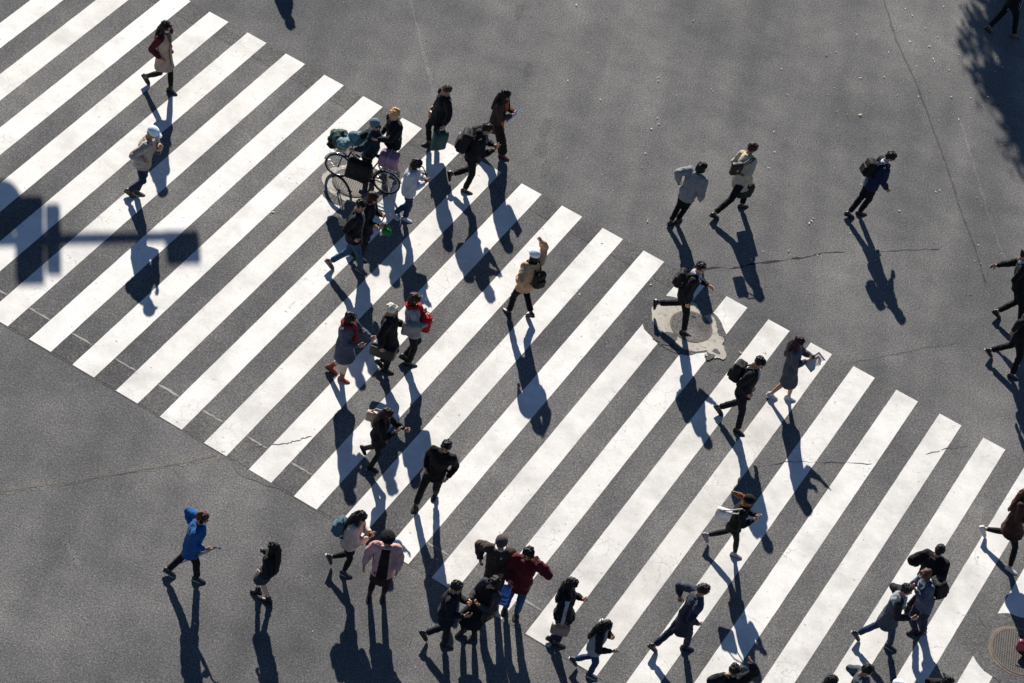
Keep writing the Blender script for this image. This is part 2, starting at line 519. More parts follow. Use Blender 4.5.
def person(**s):
    H, P, Hd, F, fl, off = solve(s)
    print('P %-46s H %.2f off fwd %.2f side %.2f' % (s['label'][:46], H, off.dot(F), off.dot(F.cross(UP))))
    fem = s.get('fem', False)
    base = V((P.x, P.y, 0)); seed = random.random() * 50
    P = P - base; Hd = Hd - base; fl = [p - base for p in fl]
    Rt = F.cross(UP)
    U = (Hd - P).normalized()
    U = (U * .9 + UP * .1).normalized()
    hy, hp = s.get('look', (0, 12))
    # spine, neck
    Nb = P + (Hd - P) * (.30 / .40) - F * .012 * H
    U = (Nb - P).normalized()
    Ft = (F - U * F.dot(U)).normalized(); tw = R_(s.get('twist', 0))
    Rs = Rt * math.cos(tw) + Ft * math.sin(tw); Fs = U.cross(Rs).normalized(); Rs = Fs.cross(U).normalized()
    sw = (.098 if fem else .108) * H
    sh = {'L': Nb - U * .022 * H - Rs * sw, 'R': Nb - U * .022 * H + Rs * sw}
    hipw = .05 * H
    hip = {'L': P - Rt * hipw, 'R': P + Rt * hipw}
    l1, l2 = .245 * H, .24 * H
    knee = {}; ank = {}
    for i, k in enumerate('LR'):
        pole = F * 1.0 + (Rt * (.12 if k == 'R' else -.12))
        knee[k], ank[k] = ik(hip[k], fl[i], l1, l2, pole)
    a1, a2 = .172 * H, .150 * H
    elb = {}; wri = {}; hnd = {}
    for k in 'LR':
        spec = s.get('a' + k, 'hang'); spec = ARMS[spec] if isinstance(spec, str) else spec
        o, po, hk = spec; out = Rs * (1 if k == 'R' else -1)
        fw = (F * .6 + Fs * .4)
        tgt = sh[k] + (out * o[0] + fw * o[1] + UP * o[2]) * (a1 + a2)
        if 'pt' + k in s: tgt = V(at(*s['pt' + k])) - base
        elb[k], wri[k] = ik(sh[k], tgt, a1, a2, out * po[0] + fw * po[1] + UP * po[2])
        hnd[k] = hk
    root = thing('person', s['label'], 'person', base, s.get('group', GROUP))
    # ---- head frame
    yaw = R_(hy); Hf = (F * math.cos(yaw) + Rt * math.sin(yaw)).normalized()
    pit = R_(hp); Hx = Hf.cross(UP).normalized()
    Hy = (Hf * math.cos(pit) - UP * math.sin(pit)).normalized(); Hz = Hx.cross(Hy).normalized()
    hh = .131 * H
    def hpnt(p): return Hd + (Hx * p[0] + Hy * p[1] + Hz * p[2]) * hh
    # ---- body: one continuous skin mesh
    b = MB(); t = H
    rg = lambda c, a, d, ra=Rs, rf=Fs: (c, ra * a, rf * d)
    hz = .96
    prof = ((-.06, .085, .062), (.0, .09, .066), (.3, .072 if fem else .08, .056), (.66, .082 if fem else .094, .066), (.9, .07, .045), (1.0, .034, .034))
    b.loft([rg(P + (Nb - P) * q, a * t * hz, d * t * hz) for q, a, d in prof])
    b.chain([Nb - U * .02 * t, hpnt((0, -.12, -.3))], [.034 * t, .031 * t])
    for k in 'LR':
        b.chain([Nb - U * .03 * t, sh[k]], [.034 * t, .030 * t])
        b.chain([sh[k], elb[k], wri[k]], [.030 * t, .022 * t, .0165 * t])
        kn = knee[k]; b.chain([hip[k], hip[k] * .5 + kn * .5, kn, kn * .62 + ank[k] * .38, ank[k]], [.050 * t, .044 * t, .031 * t, .032 * t, .021 * t])
    core = remesh(b, .016, 2)
    bv, bf = mesh_data(core); bpy.data.meshes.remove(core)
    vs = [tuple(p) for p in bv]; fs = list(bf)
    hv = HEAD[0]; o = len(vs)
    vs += [tuple(hpnt(p)) for p in hv]; fs += [tuple(i + o for i in f) for f in HEAD[1]]
    hands = {}
    for k in 'LR':
        d = (wri[k] - elb[k]).normalized(); out = Rs * (1 if k == 'R' else -1)
        n = -out if hnd[k] in ('relax', 'grip', 'flat') else (UP * .7 - out * .5)
        n = (n - d * n.dot(d)).normalized(); tt = d.cross(n)
        if tt.dot(F + UP * .6) < 0: tt = -tt
        M = Matrix((tt, n, d)).transposed(); sc = H / 1.72
        tv, tf = HANDS[hnd[k]]; o = len(vs); det = M.determinant() < 0
        vs += [tuple(wri[k] + (M @ V(p)) * sc) for p in tv]
        fs += [tuple(i + o for i in (f[::-1] if det else f)) for f in tf]
        hands[k] = (wri[k] + d * .085 * sc + n * .02, d, n, tt)
    bm = bpy.data.meshes.new('body'); bm.from_pydata(vs, [], fs); bm.update()
    bm.polygons.foreach_set('use_smooth', [True] * len(bm.polygons))
    sk = skin_mat(s.get('skin', 'ad7f64'))
    link('body', bm, sk, root)
    # ---- face details
    ex = cloth('1a1210', .3, 'eye')
    for sx in (-1, 1):
        e = MB().ell(hpnt((sx * .15, .375, .03)), (.06 * hh, .035 * hh, .03 * hh), (Hx, Hy, Hz), 10, 6); e.build('eye', ex, root)
        e = MB().ell(hpnt((sx * .15, .375, .13)), (.08 * hh, .03 * hh, .018 * hh), (Hx, Hy, Hz), 10, 6); e.build('eyebrow', hair_mat(s.get('hc', '15100e') if s.get('hair') != 'none' else '15100e'), root)
    if s.get('mask'):
        e = MB(); e.ell(hpnt((0, .13, -.22)), (.29 * hh, .305 * hh, .20 * hh), (Hx, Hy, Hz), 18, 12); e.build('face_mask', cloth(s['mask'], .8), root)
    else:
        e = MB().ell(hpnt((0, .385, -.25)), (.10 * hh, .035 * hh, .022 * hh), (Hx, Hy, Hz), 10, 6); e.build('mouth', cloth('7d4640', .5, 'lips'), root)
    # ---- hair
    kind = s.get('hair', 'short')
    hcol = hair_mat(s.get('hc', '15100e'))
    hb = MB(); src = HAIR[kind]
    hs_ = .92 if 'hat' in s else 1.0
    hb.add([hpnt((p[0] * hs_, p[1] * hs_, p[2] * hs_ - (.05 if 'hat' in s else 0))) for p in src.v], src.f)
    rnd = random.Random(int(seed * 1000))
    for _ in range(26 if 'hat' not in s else 0):
        th = rnd.uniform(0, 2 * PI); ph = rnd.uniform(-.1, 1.35)
        dr = V((math.cos(th) * math.cos(ph), math.sin(th) * math.cos(ph), math.sin(ph)))
        if dr.y > .55 and dr.z < .75: continue
        cpt = V((dr.x * .40, -.10 + dr.y * .47, .16 + dr.z * .39)); tg = dr.cross(V((rnd.gauss(0, 1), rnd.gauss(0, 1), rnd.gauss(0, 1)))).normalized(); b2_ = dr.cross(tg)
        W = lambda q: Hx * q.x + Hy * q.y + Hz * q.z
        hb.ell(hpnt(cpt), (.17 * hh, .06 * hh, .055 * hh), (W(tg), W(b2_), W(dr)), 8, 6)
    if kind == 'long':
        ln = s.get('hlen', 1.0); bk = Nb - Fs * .062 * H
        swp = Rs * s.get('hsweep', 0.0) * H
        p0 = hpnt((0, -.28, .05)); p1 = (hpnt((0, -.38, -.35)) * .5 + (Nb - Fs * .06 * H + U * .03 * H) * .5); p2 = Nb - U * .09 * H * ln - Fs * .082 * H + swp * .5; p3 = Nb - U * .19 * H * ln - Fs * .098 * H + swp
        hb.loft([(p0, Rs * .050 * H, Fs * .045 * H), (p1, Rs * .060 * H, Fs * .042 * H), (p2, Rs * .068 * H, Fs * .030 * H), (p3, Rs * .045 * H, Fs * .016 * H)])
        for sgn in (-1, 1):
            hb.chain([hpnt((sgn * .33, -.02, -.1)), Nb + Rs * sgn * .06 * H + Fs * .012 * H, Nb + Rs * sgn * .07 * H + Fs * .045 * H - U * .09 * H * ln], [.025 * H, .026 * H, .014 * H])
    if 'tail' in s:   # ponytail blown out behind
        q = s['tail']; p0 = hpnt((0, -.45, .1)); hb.chain([p0, p0 + Rt * q[0] * .5 + F * q[1] * .5 + UP * q[2] * .4, p0 + Rt * q[0] + F * q[1] + UP * q[2]], [.05, .055, .022])
    hm = remesh(hb, .0085, 2)
    wrinkle(hm, .009, 13, seed + 4, (1, 1, .5))
    # keep the face clear
    wrinkle(hm, .010, 34, seed, (1, 1, .22))
    link('hair', hm, hcol, root)
    # ---- hat
    if 'hat' in s:
        hk, hc = s['hat']; hb = MB(); ax = (Hx, Hy, Hz)
        if hk == 'cap':
            hb.ell(hpnt((0, -.06, .24)), (.475 * hh, .55 * hh, .39 * hh), ax, 20, 12)
            hb.ell(hpnt((0, .46, .22)), (.36 * hh, .36 * hh, .05 * hh), ax, 18, 8)
            hb.ell(hpnt((0, -.06, .60)), .04 * hh)
        elif hk == 'beanie':
            hb.ell(hpnt((0, -.08, .22)), (.475 * hh, .55 * hh, .43 * hh), ax, 20, 12)
            hb.ell(hpnt((0, -.06, .13)), (.475 * hh, .54 * hh, .12 * hh), ax, 20, 12)
        elif hk == 'beret':
            hb.ell(hpnt((.06, -.08, .42)), (.58 * hh, .60 * hh, .19 * hh), ax, 20, 12)
            hb.ell(hpnt((0, -.05, .30)), (.45 * hh, .50 * hh, .14 * hh), ax, 20, 12); hb.ell(hpnt((.06, -.08, .63)), .03 * hh)
        hm = remesh(hb, .008, 2); wrinkle(hm, .003, 30, seed); link({'cap': 'cap', 'beanie': 'beanie', 'beret': 'beret'}[hk], hm, cloth(hc), root)
    # ---- feet
    shoe_c, sole_c, boot = s.get('shoe', ('121214', None, 0))
    ft = {}
    for i, k in enumerate('LR'):
        a = ank[k]; z = a.z
        sp = max(-.15, min(.97, (z - .085) / .185)); cp = math.sqrt(1 - sp * sp)
        toe = s.get('toe' + k, 0); Fo = (F * math.cos(R_(toe)) + Rt * math.sin(R_(toe)))
        d = Fo * cp - UP * sp; u = UP * cp + Fo * sp; r = d.cross(u).normalized(); L = .152 * H / .25
        pc = a - u * .04 * L
        sb = MB(); rows = ((-.072, -.018, .024, .032), (-.055, -.012, .036, .045), (-.02, -.008, .038, .050), (.03, -.018, .040, .040), (.08, -.028, .046, .031), (.12, -.033, .045, .026), (.155, -.036, .034, .021), (.172, -.038, .018, .014))
        sb.loft([(pc + d * (x * L) + u * (zz * L), r * (wd * L), u * (hgt * L)) for x, zz, wd, hgt in rows], 16)
        if boot: sb.loft([(a - u * .03, r * .045, d * .055), (a + (knee[k] - a) * .15, r * .048, d * .052), (a + (knee[k] - a) * boot, r * .056, d * .058)], 16)
        else: sb.loft([(a - u * .045, r * .036, d * .048), (a + (knee[k] - a) * .05, r * .036, d * .042)], 16)
        sm = remesh(sb, .010, 2); so_ = link('boot' if boot else 'shoe', sm, leather(shoe_c), root)
        so2 = MB(); so2.loft([(pc + d * (x * L) - u * (.052 * L), r * (wd * 1.08 * L), d * .0001 + u * (.012 * L)) for x, zz, wd, hgt in rows], 12)
        so2.build('sole', plastic(sole_c or '0c0c0c'), so_)
    # ---- lower garment
    lg = s.get('legs', ('trousers', '16171c'))
    gi = lambda x: x * t
    if lg[0] in ('trousers', 'wide', 'tights'):
        wd = {'trousers': (.055, .050, .040, .036, .034), 'wide': (.060, .062, .060, .060, .060), 'tights': (.052, .047, .034, .035, .025)}[lg[0]]
        tb = MB(); tb.loft([rg(P + UP * q * t, a * t, d * t, Rt, F) for q, a, d in ((.06, .088, .068), (.0, .098, .074), (-.04, .085, .068))])
        for k in 'LR':
            kn = knee[k]; an = ank[k] * .94 + kn * .06
            tb.tube([hip[k] + (kn - hip[k]) * -.05, hip[k] * .5 + kn * .5, kn, kn * .5 + an * .5, an], [gi(x) for x in wd], 14); tb.ell(kn, gi(wd[2])); tb.ell(hip[k], gi(wd[0]))
        lm_ = remesh(tb, .014, 2); wrinkle(lm_, .009 if lg[0] != 'tights' else .002, 11, seed, (1, 1, 1.6)); link({'trousers': 'trousers', 'wide': 'trousers', 'tights': 'tights'}[lg[0]], lm_, cloth(lg[1]), root)
    def hem_ring(z, a, d, pad):
        lo, hi, l2_, h2_ = 9, -9, 9, -9
        for k in 'LR':
            A, B = (hip[k], knee[k]) if z > knee[k].z else (knee[k], ank[k])
            q = min(1, max(0, (A.z - z) / max(.02, A.z - B.z))); p = A + (B - A) * q - P
            x, y = p.dot(F), p.dot(Rt); lo = min(lo, x); hi = max(hi, x); l2_ = min(l2_, y); h2_ = max(h2_, y)
        dd = max(d * t, (hi - lo) / 2 + pad); aa = max(a * t, (h2_ - l2_) / 2 + pad)
        # cloth cannot spread without limit
        dd = min(dd, d * t * 2.3)
        c = P + F * ((lo + hi) / 2 * .9) + Rt * ((l2_ + h2_) / 2); c.z = z
        return (c, Rt * aa, F * dd)
    if 'skirt' in s:
        kc, hz_ = s['skirt']; sb = MB(); rings = [rg(P + UP * .05 * t, .082 * t, .066 * t, Rt, F), rg(P, .1 * t, .078 * t, Rt, F)]
        for q in (.5, 1): rings.append(hem_ring(P.z - (P.z - hz_ * t) * q, .098 + .02 * q, .078 + .02 * q, .062))
        sb.loft(rings, 24); sm = remesh(sb, .013, 2); wrinkle(sm, .012, 9, seed, (1, 1, .25)); link('skirt', sm, kc if not isinstance(kc, str) else cloth(kc), root)
    # ---- upper garment
    up = s.get('top', ('jacket', '17181c', .46))
    nm, tc_, hemr = up[:3]; g = s.get('bulk', .010) + .008
    loose = s.get('flare', 0.0)
    mat = tc_ if not isinstance(tc_, str) else cloth(tc_)
    tb = MB(); rings = []
    hemz = hemr * t
    if hemz < P.z - .03:
        n_ = 3 if hemz < P.z - .25 else 2
        for q in range(n_, 0, -1):
            fz = q / n_
            rings.append(hem_ring(P.z - (P.z - hemz) * fz, .102 + .012 * fz + loose * fz, .080 + .016 * fz + loose * .8 * fz, .075))
    prof = ((.0, .102, .078), (.32, .084 if fem else .092, .070), (.68, .095 if fem else .106, .080), (.90, .088 if fem else .098, .062), (.985, .060, .050), (1.06, .046, .046))
    for q, a, d in prof: rings.append(rg(P + (Nb - P) * q, a * t + g, d * t + g))
    tb.loft(rings, 24)
    slr = s.get('slr', 1.0); slv = s.get('sleeve', 1.0)
    sbs = {}
    for k in 'LR':
        sb = tb if 'slc' not in s else MB(); sbs[k] = sb
        w_ = wri[k] * .97 + elb[k] * .03
        if slv < 1: w_ = elb[k] + (wri[k] - elb[k]) * max(0.02, slv)
        sb.chain([Nb * .5 + sh[k] * .5 - U * .012 * t, sh[k] - U * .004 * t], [.030 * t + g, .038 * t + g]) if sb is tb else sb.chain([Nb * .34 + sh[k] * .66 - U * .008 * t, sh[k]], [.036 * t + g + .004, .039 * t + g + .004])
        sb.chain([sh[k] - U * .004 * t, sh[k] * .5 + elb[k] * .5, elb[k], elb[k] * .5 + w_ * .5], [(.037 * t) * slr + g, .034 * t * slr + g, .030 * t * slr + g, .029 * t * slr + g])
        sb.tube([elb[k], elb[k] * .5 + w_ * .5, w_], [.030 * t * slr + g, .028 * t * slr + g * .8, .020 * t * slr + g * .5], 14)
    if s.get('hood'):
        tb.ell(Nb - Fs * .05 * t + U * .012 * t, (.062 * t, .045 * t, .045 * t), (Rs, Fs, U))
    if s.get('collar_up'):
        tb.loft([rg(Nb - U * .01 * t, .062 * t, .058 * t), rg(Nb + U * .028 * t - Fs * .004, .056 * t, .056 * t)])
    tm = remesh(tb, .0135, 2)
    # open the bottom look: folds
    wrinkle(tm, s.get('fold', .016), 8.5, seed, (1, 1, .55)); wrinkle(tm, .004, 24, seed + 9)
    link(nm, tm, mat, root)
    if 'slc' in s:
        for k in 'LR':
            sm = remesh(sbs[k], .0135, 2); wrinkle(sm, .009, 10, seed); link('sleeve', sm, cloth(s['slc']), root)
    def loc(p):
        q = p - P; return q.dot(Rs), q.dot(Fs), q.dot(U) / (Nb - P).length
    for (pn, pc_, kind_) in s.get('extra', ()):
        pm = None
        if kind_ == 'front':      # open front showing what is worn beneath
            def pr(c, n):
                x, y, z = loc(c); return y > .03 and n.dot(Fs) > .2 and abs(x) < .018 + .05 * max(0, z - .2) and z > -.4
            pm = patch(tm, pr, .004)
        elif kind_ == 'open':
            def pr(c, n):
                x, y, z = loc(c); return y > .0 and n.dot(Fs) > .15 and abs(x) < .075 + .02 * max(0, 1 - z) and z < 1.0
            pm = patch(tm, pr, .004)
        elif kind_ == 'vneck':
            def pr(c, n):
                x, y, z = loc(c); return y > .03 and n.dot(Fs) > .1 and abs(x) < .085 * max(0, (z - .5) / .5) and z < 1.02
            pm = patch(tm, pr, .004)
        elif kind_ == 'band':     # light line across the back
            def pr(c, n):
                x, y, z = loc(c); return abs(z - (.55 + 1.2 * x)) < .035 and (y < 0)
            pm = patch(tm, pr, .004)
        elif kind_ == 'hem':
            def pr(c, n): return c.z < hemz + .05
            pm = patch(tm, pr, .004)
        elif kind_ == 'sidestripe':
            def pr(c, n):
                x, y, z = loc(c); return abs(y - .01) < .035 and x > .04 and z < .95
            pm = patch(tm, pr, .004)
        elif kind_ == 'belt':
            def pr(c, n):
                x, y, z = loc(c); return abs(z - .28) < .05 and abs(x) < .16
            pm = patch(tm, pr, .005)
        elif kind_ == 'yoke':
            def pr(c, n):
                x, y, z = loc(c); return z > .74
            pm = patch(tm, pr, .003)
        elif kind_ == 'scarf':
            q = MB(); n_ = 14; pts = []
            rg2 = [(Nb + U * .012 * t + Rs * (.062 * t * math.cos(2 * PI * i / n_)) + Fs * (.062 * t * math.sin(2 * PI * i / n_)), .026 * t) for i in range(n_ + 1)]
            q.chain([p for p, _ in rg2], [r for _, r in rg2])
            p0 = Nb + Fs * .075 * t; q.chain([p0, p0 - U * .10 * t + Fs * .028 * t, p0 - U * .20 * t + Fs * .034 * t], [.026 * t, .030 * t, .030 * t])
            pm = remesh(q, .012, 2); wrinkle(pm, .007, 22, seed)
        elif kind_ == 'collar':
            q = MB(); q.loft([rg(Nb - U * .005 * t + Fs * .004, .070 * t, .066 * t), rg(Nb + U * .03 * t, .052 * t, .054 * t)], 20)
            for sg in (-1, 1): q.chain([Nb + Rs * sg * .055 * t + Fs * .03 * t, Nb + Rs * sg * .03 * t + Fs * .078 * t - U * .05 * t], [.016 * t, .012 * t])
            pm = remesh(q, .010, 2); wrinkle(pm, .004, 40, seed)
        elif kind_ == 'headphones':
            q = MB(); q.tube([hpnt((.46 * math.cos(a), -.04, .1 + .46 * math.sin(a))) for a in [PI * i / 12 for i in range(13)]], .008); q.ell(hpnt((.44, -.02, 0)), .032); q.ell(hpnt((-.44, -.02, 0)), .032)
            pm = q.mesh('headphones')
        if pm is not None: link(pn, pm, pc_ if not isinstance(pc_, str) else cloth(pc_), root)
    info = dict(root=root, base=base, P=P + base, Nb=Nb + base, F=F, Rt=Rt, U=U, Fs=Fs, Rs=Rs, H=H, sh={k: v + base for k, v in sh.items()}, hand={k: (v[0] + base,) + v[1:] for k, v in hands.items()}, hip={k: v + base for k, v in hip.items()}, Hd=Hd + base, Hx=Hx, Hy=Hy, Hz=Hz)
    return info


# ---- things people carry (each a thing of its own)
def soft(c, ax, h, bev, seed, amp=.008, vox=.012):
    b = MB().box(c, ax, h, bev); me = remesh(b, vox, 3); wrinkle(me, amp, 9, seed); return me


def backpack(p, label, c, size=(.15, .09, .22), tagc=None, drop=.0, pocket=None, lat=0):
    Rs, Fs, U, Nb = p['Rs'], p['Fs'], p['U'], p['Nb']; t = p['H']
    ctr = Nb - U * (.03 * t + size[2] + drop) - Fs * (.085 * t + size[1] + .012) + Rs * lat
    root = thing('backpack', label, 'backpack', ctr, 'backpacks')
    O = V((0, 0, 0)); sd = random.random() * 9
    link('body', soft(O, (Rs, Fs, U), size, .06, sd), cloth(c, .75), root)
    link('front_pocket', soft(-Fs * (size[1] + .012) - U * size[2] * .3, (Rs, Fs, U), (size[0] * .75, .03, size[2] * .5), .025, sd + 3), cloth(pocket or c, .7), root)
    for sg in (-1, 1):
        a = U * size[2] * .85 + Fs * size[1] + Rs * sg * .07
        top = p['sh']['R' if sg > 0 else 'L'] - ctr; top = top * .6 + (Nb - ctr) * .4 + U * .045 * t
        fr = top + Fs * .10 - U * .10 * t; lo = Rs * sg * .13 + Fs * (size[1] + .09 * t) - U * size[2] * .5
        q = MB(); pts = [a, top - Fs * .02, top + Fs * .05, fr, lo, Rs * sg * .12 + Fs * size[1] * .9 - U * size[2] * .8]
        q.tube(pts, .017, 8); q.build('strap', cloth(c, .8), root)
    q = MB(); q.tube([U * size[2] + Rs * -.03, U * (size[2] + .035) + Rs * -.02, U * (size[2] + .035) + Rs * .02, U * size[2] + Rs * .03], .007, 8); q.build('top_handle', cloth(c), root)
    if tagc:
        MB().box(-Fs * (size[1] + .05) + U * size[2] * .45, (Rs, Fs, U), (.03, .006, .022), .004).build('patch', cloth(tagc), root)
    return root


def handbag(p, label, c, side='R', mode='hand', size=(.17, .07, .13), strapc=None, off=(0, 0, 0), name='handbag', cat='bag', mat=None, clasp=None):
    """mode hand: hangs from the hand; hip: on a strap from the shoulder"""
    sg = 1 if side == 'R' else -1; F, Rt = p['F'], p['Rt']; out = Rt * sg
    ofs = Rt * off[0] + F * off[1] + UP * off[2]
    if mode == 'hand':
        g = p['hand'][side][0]; ctr = g - UP * (size[2] + .10) + ofs
    elif mode == 'elbow':
        g = p['hand'][side][0] - F * .1; ctr = g - UP * (size[2] + .12) + ofs
    else:
        ctr = p['hip'][side] + out * (.13 + size[1]) + UP * .06 + ofs
    ctr = V(ctr); ctr.z = max(ctr.z, size[2] + .01)
    root = thing(name, label, cat, ctr, 'bags carried by the walkers')
    ax = (F, out, UP) if mode != 'back' else (Rt, F, UP)
    sd = random.random() * 9; M = mat or leather(c)
    link('body', soft(V((0, 0, 0)), ax, size, min(size) * .6, sd, .006), M, root)
    sm = leather(strapc or c)
    if mode in ('hand', 'elbow'):
        for s2 in (-1, 1):
            q = MB(); o = ax[1] * (s2 * size[1] * .6); gl = g - ctr
            q.tube([o - F * size[0] * .55 + UP * size[2] * .8, o * .8 - F * size[0] * .4 + UP * (size[2] + .05), gl + ax[1] * s2 * .008, o * .8 + F * size[0] * .4 + UP * (size[2] + .05), o + F * size[0] * .55 + UP * size[2] * .8], .010, 8)
            q.build('handle', sm, root)
    else:
        shp = p['sh'][side if mode == 'hip' else ('L' if side == 'R' else 'R')] - ctr
        top = shp + UP * .055 * p['H'] * .9 - (Rt * (.02 * sg) if mode == 'hip' else V((0, 0, 0)))
        mid1 = (V((0, 0, size[2] * .8)) + F * size[0] * .6) * .5 + top * .5 + p['Fs'] * (.10 if mode == 'cross' else .04)
        mid2 = (V((0, 0, size[2] * .8)) - F * size[0] * .6) * .5 + top * .5 - p['Fs'] * (.10 if mode == 'cross' else .04)
        if mode == 'hip': mid1 += out * .06; mid2 += out * .06
        q = MB(); q.tube([F * size[0] * .8 + UP * size[2] * .6, mid1, top + F * .03, top - F * .03, mid2, -F * size[0] * .8 + UP * size[2] * .6], .012, 8); q.build('strap', sm, root)
    q = MB(); q.box(out * (size[1] + .004) + UP * size[2] * .35, ax, (size[0] * .9, .006, size[2] * .5), .004); q.build('flap', M, root)
    if clasp: MB().box(out * (size[1] + .014), ax, (.025, .006, .02), .004).build('clasp', metal(clasp), root)
    return root


def phone(p, label, c='15161a', side='R'):
    g, d, n, tt = p['hand'][side]
    root = thing('phone', label, 'phone', g + n * .018, 'phones held by the walkers')
    O = V((0, 0, 0)); MB().box(O, (tt, n, d), (.037, .005, .075), .004).build('case', plastic(c), root)
    MB().box(n * .0065, (tt, n, d), (.033, .0012, .068), 0).build('screen', plastic('0a0d14'), root)
    return root


def sheet(p, label, c, size=(.11, .15), side='R', name='sheet_of_paper', cat='paper', thick=.003, tilt=0.3, up=.03, rot=0):
    g, d, n, tt = p['hand'][side]; F, Rt = p['F'], p['Rt']
    F, Rt = F * math.cos(rot) + Rt * math.sin(rot), Rt * math.cos(rot) - F * math.sin(rot)
    Y = (UP * math.cos(tilt) + F * math.sin(tilt)); N = Rt.cross(Y).normalized()
    b = MB(); nx, ny = 6, 8; vs = []; fs = []
    for zz in (0, 1):
        for j in range(ny + 1):
            for i in range(nx + 1):
                u, v_ = i / nx - .5, j / ny - .5
                vs.append(Rt * (u * 2 * size[0]) + Y * (v_ * 2 * size[1] - size[1] * .6) + N * (.02 * math.sin(3 * v_ + 1) * (1 if thick < .01 else .2) + zz * thick))
    k = (nx + 1) * (ny + 1)
    for j in range(ny):
        for i in range(nx):
            a = j * (nx + 1) + i; fs.append((a, a + nx + 1, a + nx + 2, a + 1)); fs.append((k + a, k + a + 1, k + a + nx + 2, k + a + nx + 1))
    ed = [j * (nx + 1) for j in range(ny + 1)] + [ny * (nx + 1) + i for i in range(1, nx + 1)] + [j * (nx + 1) + nx for j in range(ny - 1, -1, -1)] + [i for i in range(nx - 1, 0, -1)]
    for a, c2 in zip(ed, ed[1:] + ed[:1]): fs.append((a, c2, c2 + k, a + k))
    b.add(vs, fs); o = b.build(name, cloth(c, .6, 'paper'), None); o.location = g + F * up
    tag(o, label, cat); return o


# ------------------------------------------------------------------ road
def sheet_poly(name, pts, z, mat, parent=None):
    me = bpy.data.meshes.new(name); me.from_pydata([(p[0], p[1], z) for p in pts], [], [tuple(range(len(pts)))]); me.update()
    if me.polygons[0].normal.z < 0: me.flip_normals()
    return link(name, me, mat, parent)


def strip(name, pts, wd, z, mat, parent, jit=.3, seed=0):
    """thin uneven ribbon lying on the road"""
    rnd = random.Random(seed); vs = []; fs = []
    for i, p in enumerate(pts):
        t = (pts[min(i + 1, len(pts) - 1)] - pts[max(i - 1, 0)]); t.z = 0; t.normalize(); n = V((-t.y, t.x, 0))
        w_ = wd * (1 + jit * rnd.uniform(-1, 1)) * .5
        if i in (0, len(pts) - 1): w_ *= .3
        vs += [V((p.x, p.y, z)) + n * w_, V((p.x, p.y, z)) - n * w_]
    for i in range(len(pts) - 1): fs.append((2 * i, 2 * i + 1, 2 * i + 3, 2 * i + 2))
    me = bpy.data.meshes.new(name); me.from_pydata(vs, [], fs); me.update()
    if me.polygons[0].normal.z < 0: me.flip_normals()
    return link(name, me, mat, parent)


def wiggle(pix, amp, seed, n=8, z=0):
    rnd = random.Random(seed); out = []
    for (a, b) in zip(pix[:-1], pix[1:]):
        for i in range(n):
            t = i / n; out.append(at(a[0] + (b[0] - a[0]) * t, a[1] + (b[1] - a[1]) * t) + V((rnd.uniform(-amp, amp), rnd.uniform(-amp, amp), 0)))
    out.append(at(*pix[-1])); return out


S = 2500
road = sheet_poly('road', [(-S, -S), (S, -S), (S, S), (-S, S)], 0, M_ROAD); tag(road, kind='structure')
E1 = V((math.cos(-0.30612518), math.sin(-0.30612518), 0)); E2 = V((E1.y, -E1.x, 0))
X0 = V((-8.4203, 7.08799, 0)); WID = 10.4732


def cw(u, v, z=0): p = X0 + E1 * u + E2 * v; p.z = z; return p


Z1, Z2, Z3, Z4, Z5 = .004, .008, .012, .016, .020
crossing = sheet_poly('crosswalk', [cw(-8.2, -.02), cw(29.6, -.02), cw(29.6, WID + .02), cw(-8.2, WID + .02)], Z1, asphalt('crosswalk asphalt', .118, (1.0, .99, .985)))
tag(crossing, kind='structure')
rs = random.Random(3)
for i in range(-8, 29):
    u = i; n = 60; vs = []; top = []; bot = []
    jt = lambda: rs.uniform(-.002, .002)
    L = []; Rr = []
    for k in range(n + 1):
        v = WID * k / n
        L.append(cw(u + jt(), v + (jt() if k in (0, n) else 0))); Rr.append(cw(u + .45055 / .9 + jt(), v + (jt() if k in (0, n) else 0)))
    vs = [(p.x, p.y, Z2) for p in L] + [(p.x, p.y, Z2) for p in Rr]
    fs = [(k, k + n + 1, k + n + 2, k + 1) for k in range(n)]
    me = bpy.data.meshes.new('stripe'); me.from_pydata(vs, [], fs); me.update()
    if me.polygons[0].normal.z < 0: me.flip_normals()
    link('stripe', me, M_PAINT, crossing)
# older markings blacked out: dark squares at the stripe ends and a thin worn line
for i in range(-8, 28):
    for v0, v1, vl in ((.02, .60, .64), (WID - .62, WID - .02, WID - .66)):
        if v0 < 1 and not (-3 <= i <= 12): continue
        if v0 > 1 and i > 13: continue
        a, b = i + .51, i + .99
        sheet_poly('blacked_out_paint', [cw(a, v0), cw(b, v0), cw(b, v1), cw(a, v1)], Z2, M_PATCH, crossing)
        if v0 > 1 and rs.random() < (1.1 if i < 8 else .6):
            strip('worn_line', [cw(a + (b - a) * k / 6, vl + rs.uniform(-.01, .01)) for k in range(7)], .04 if v0 > 1 else .03, Z2, M_FADED, crossing, .5, i)
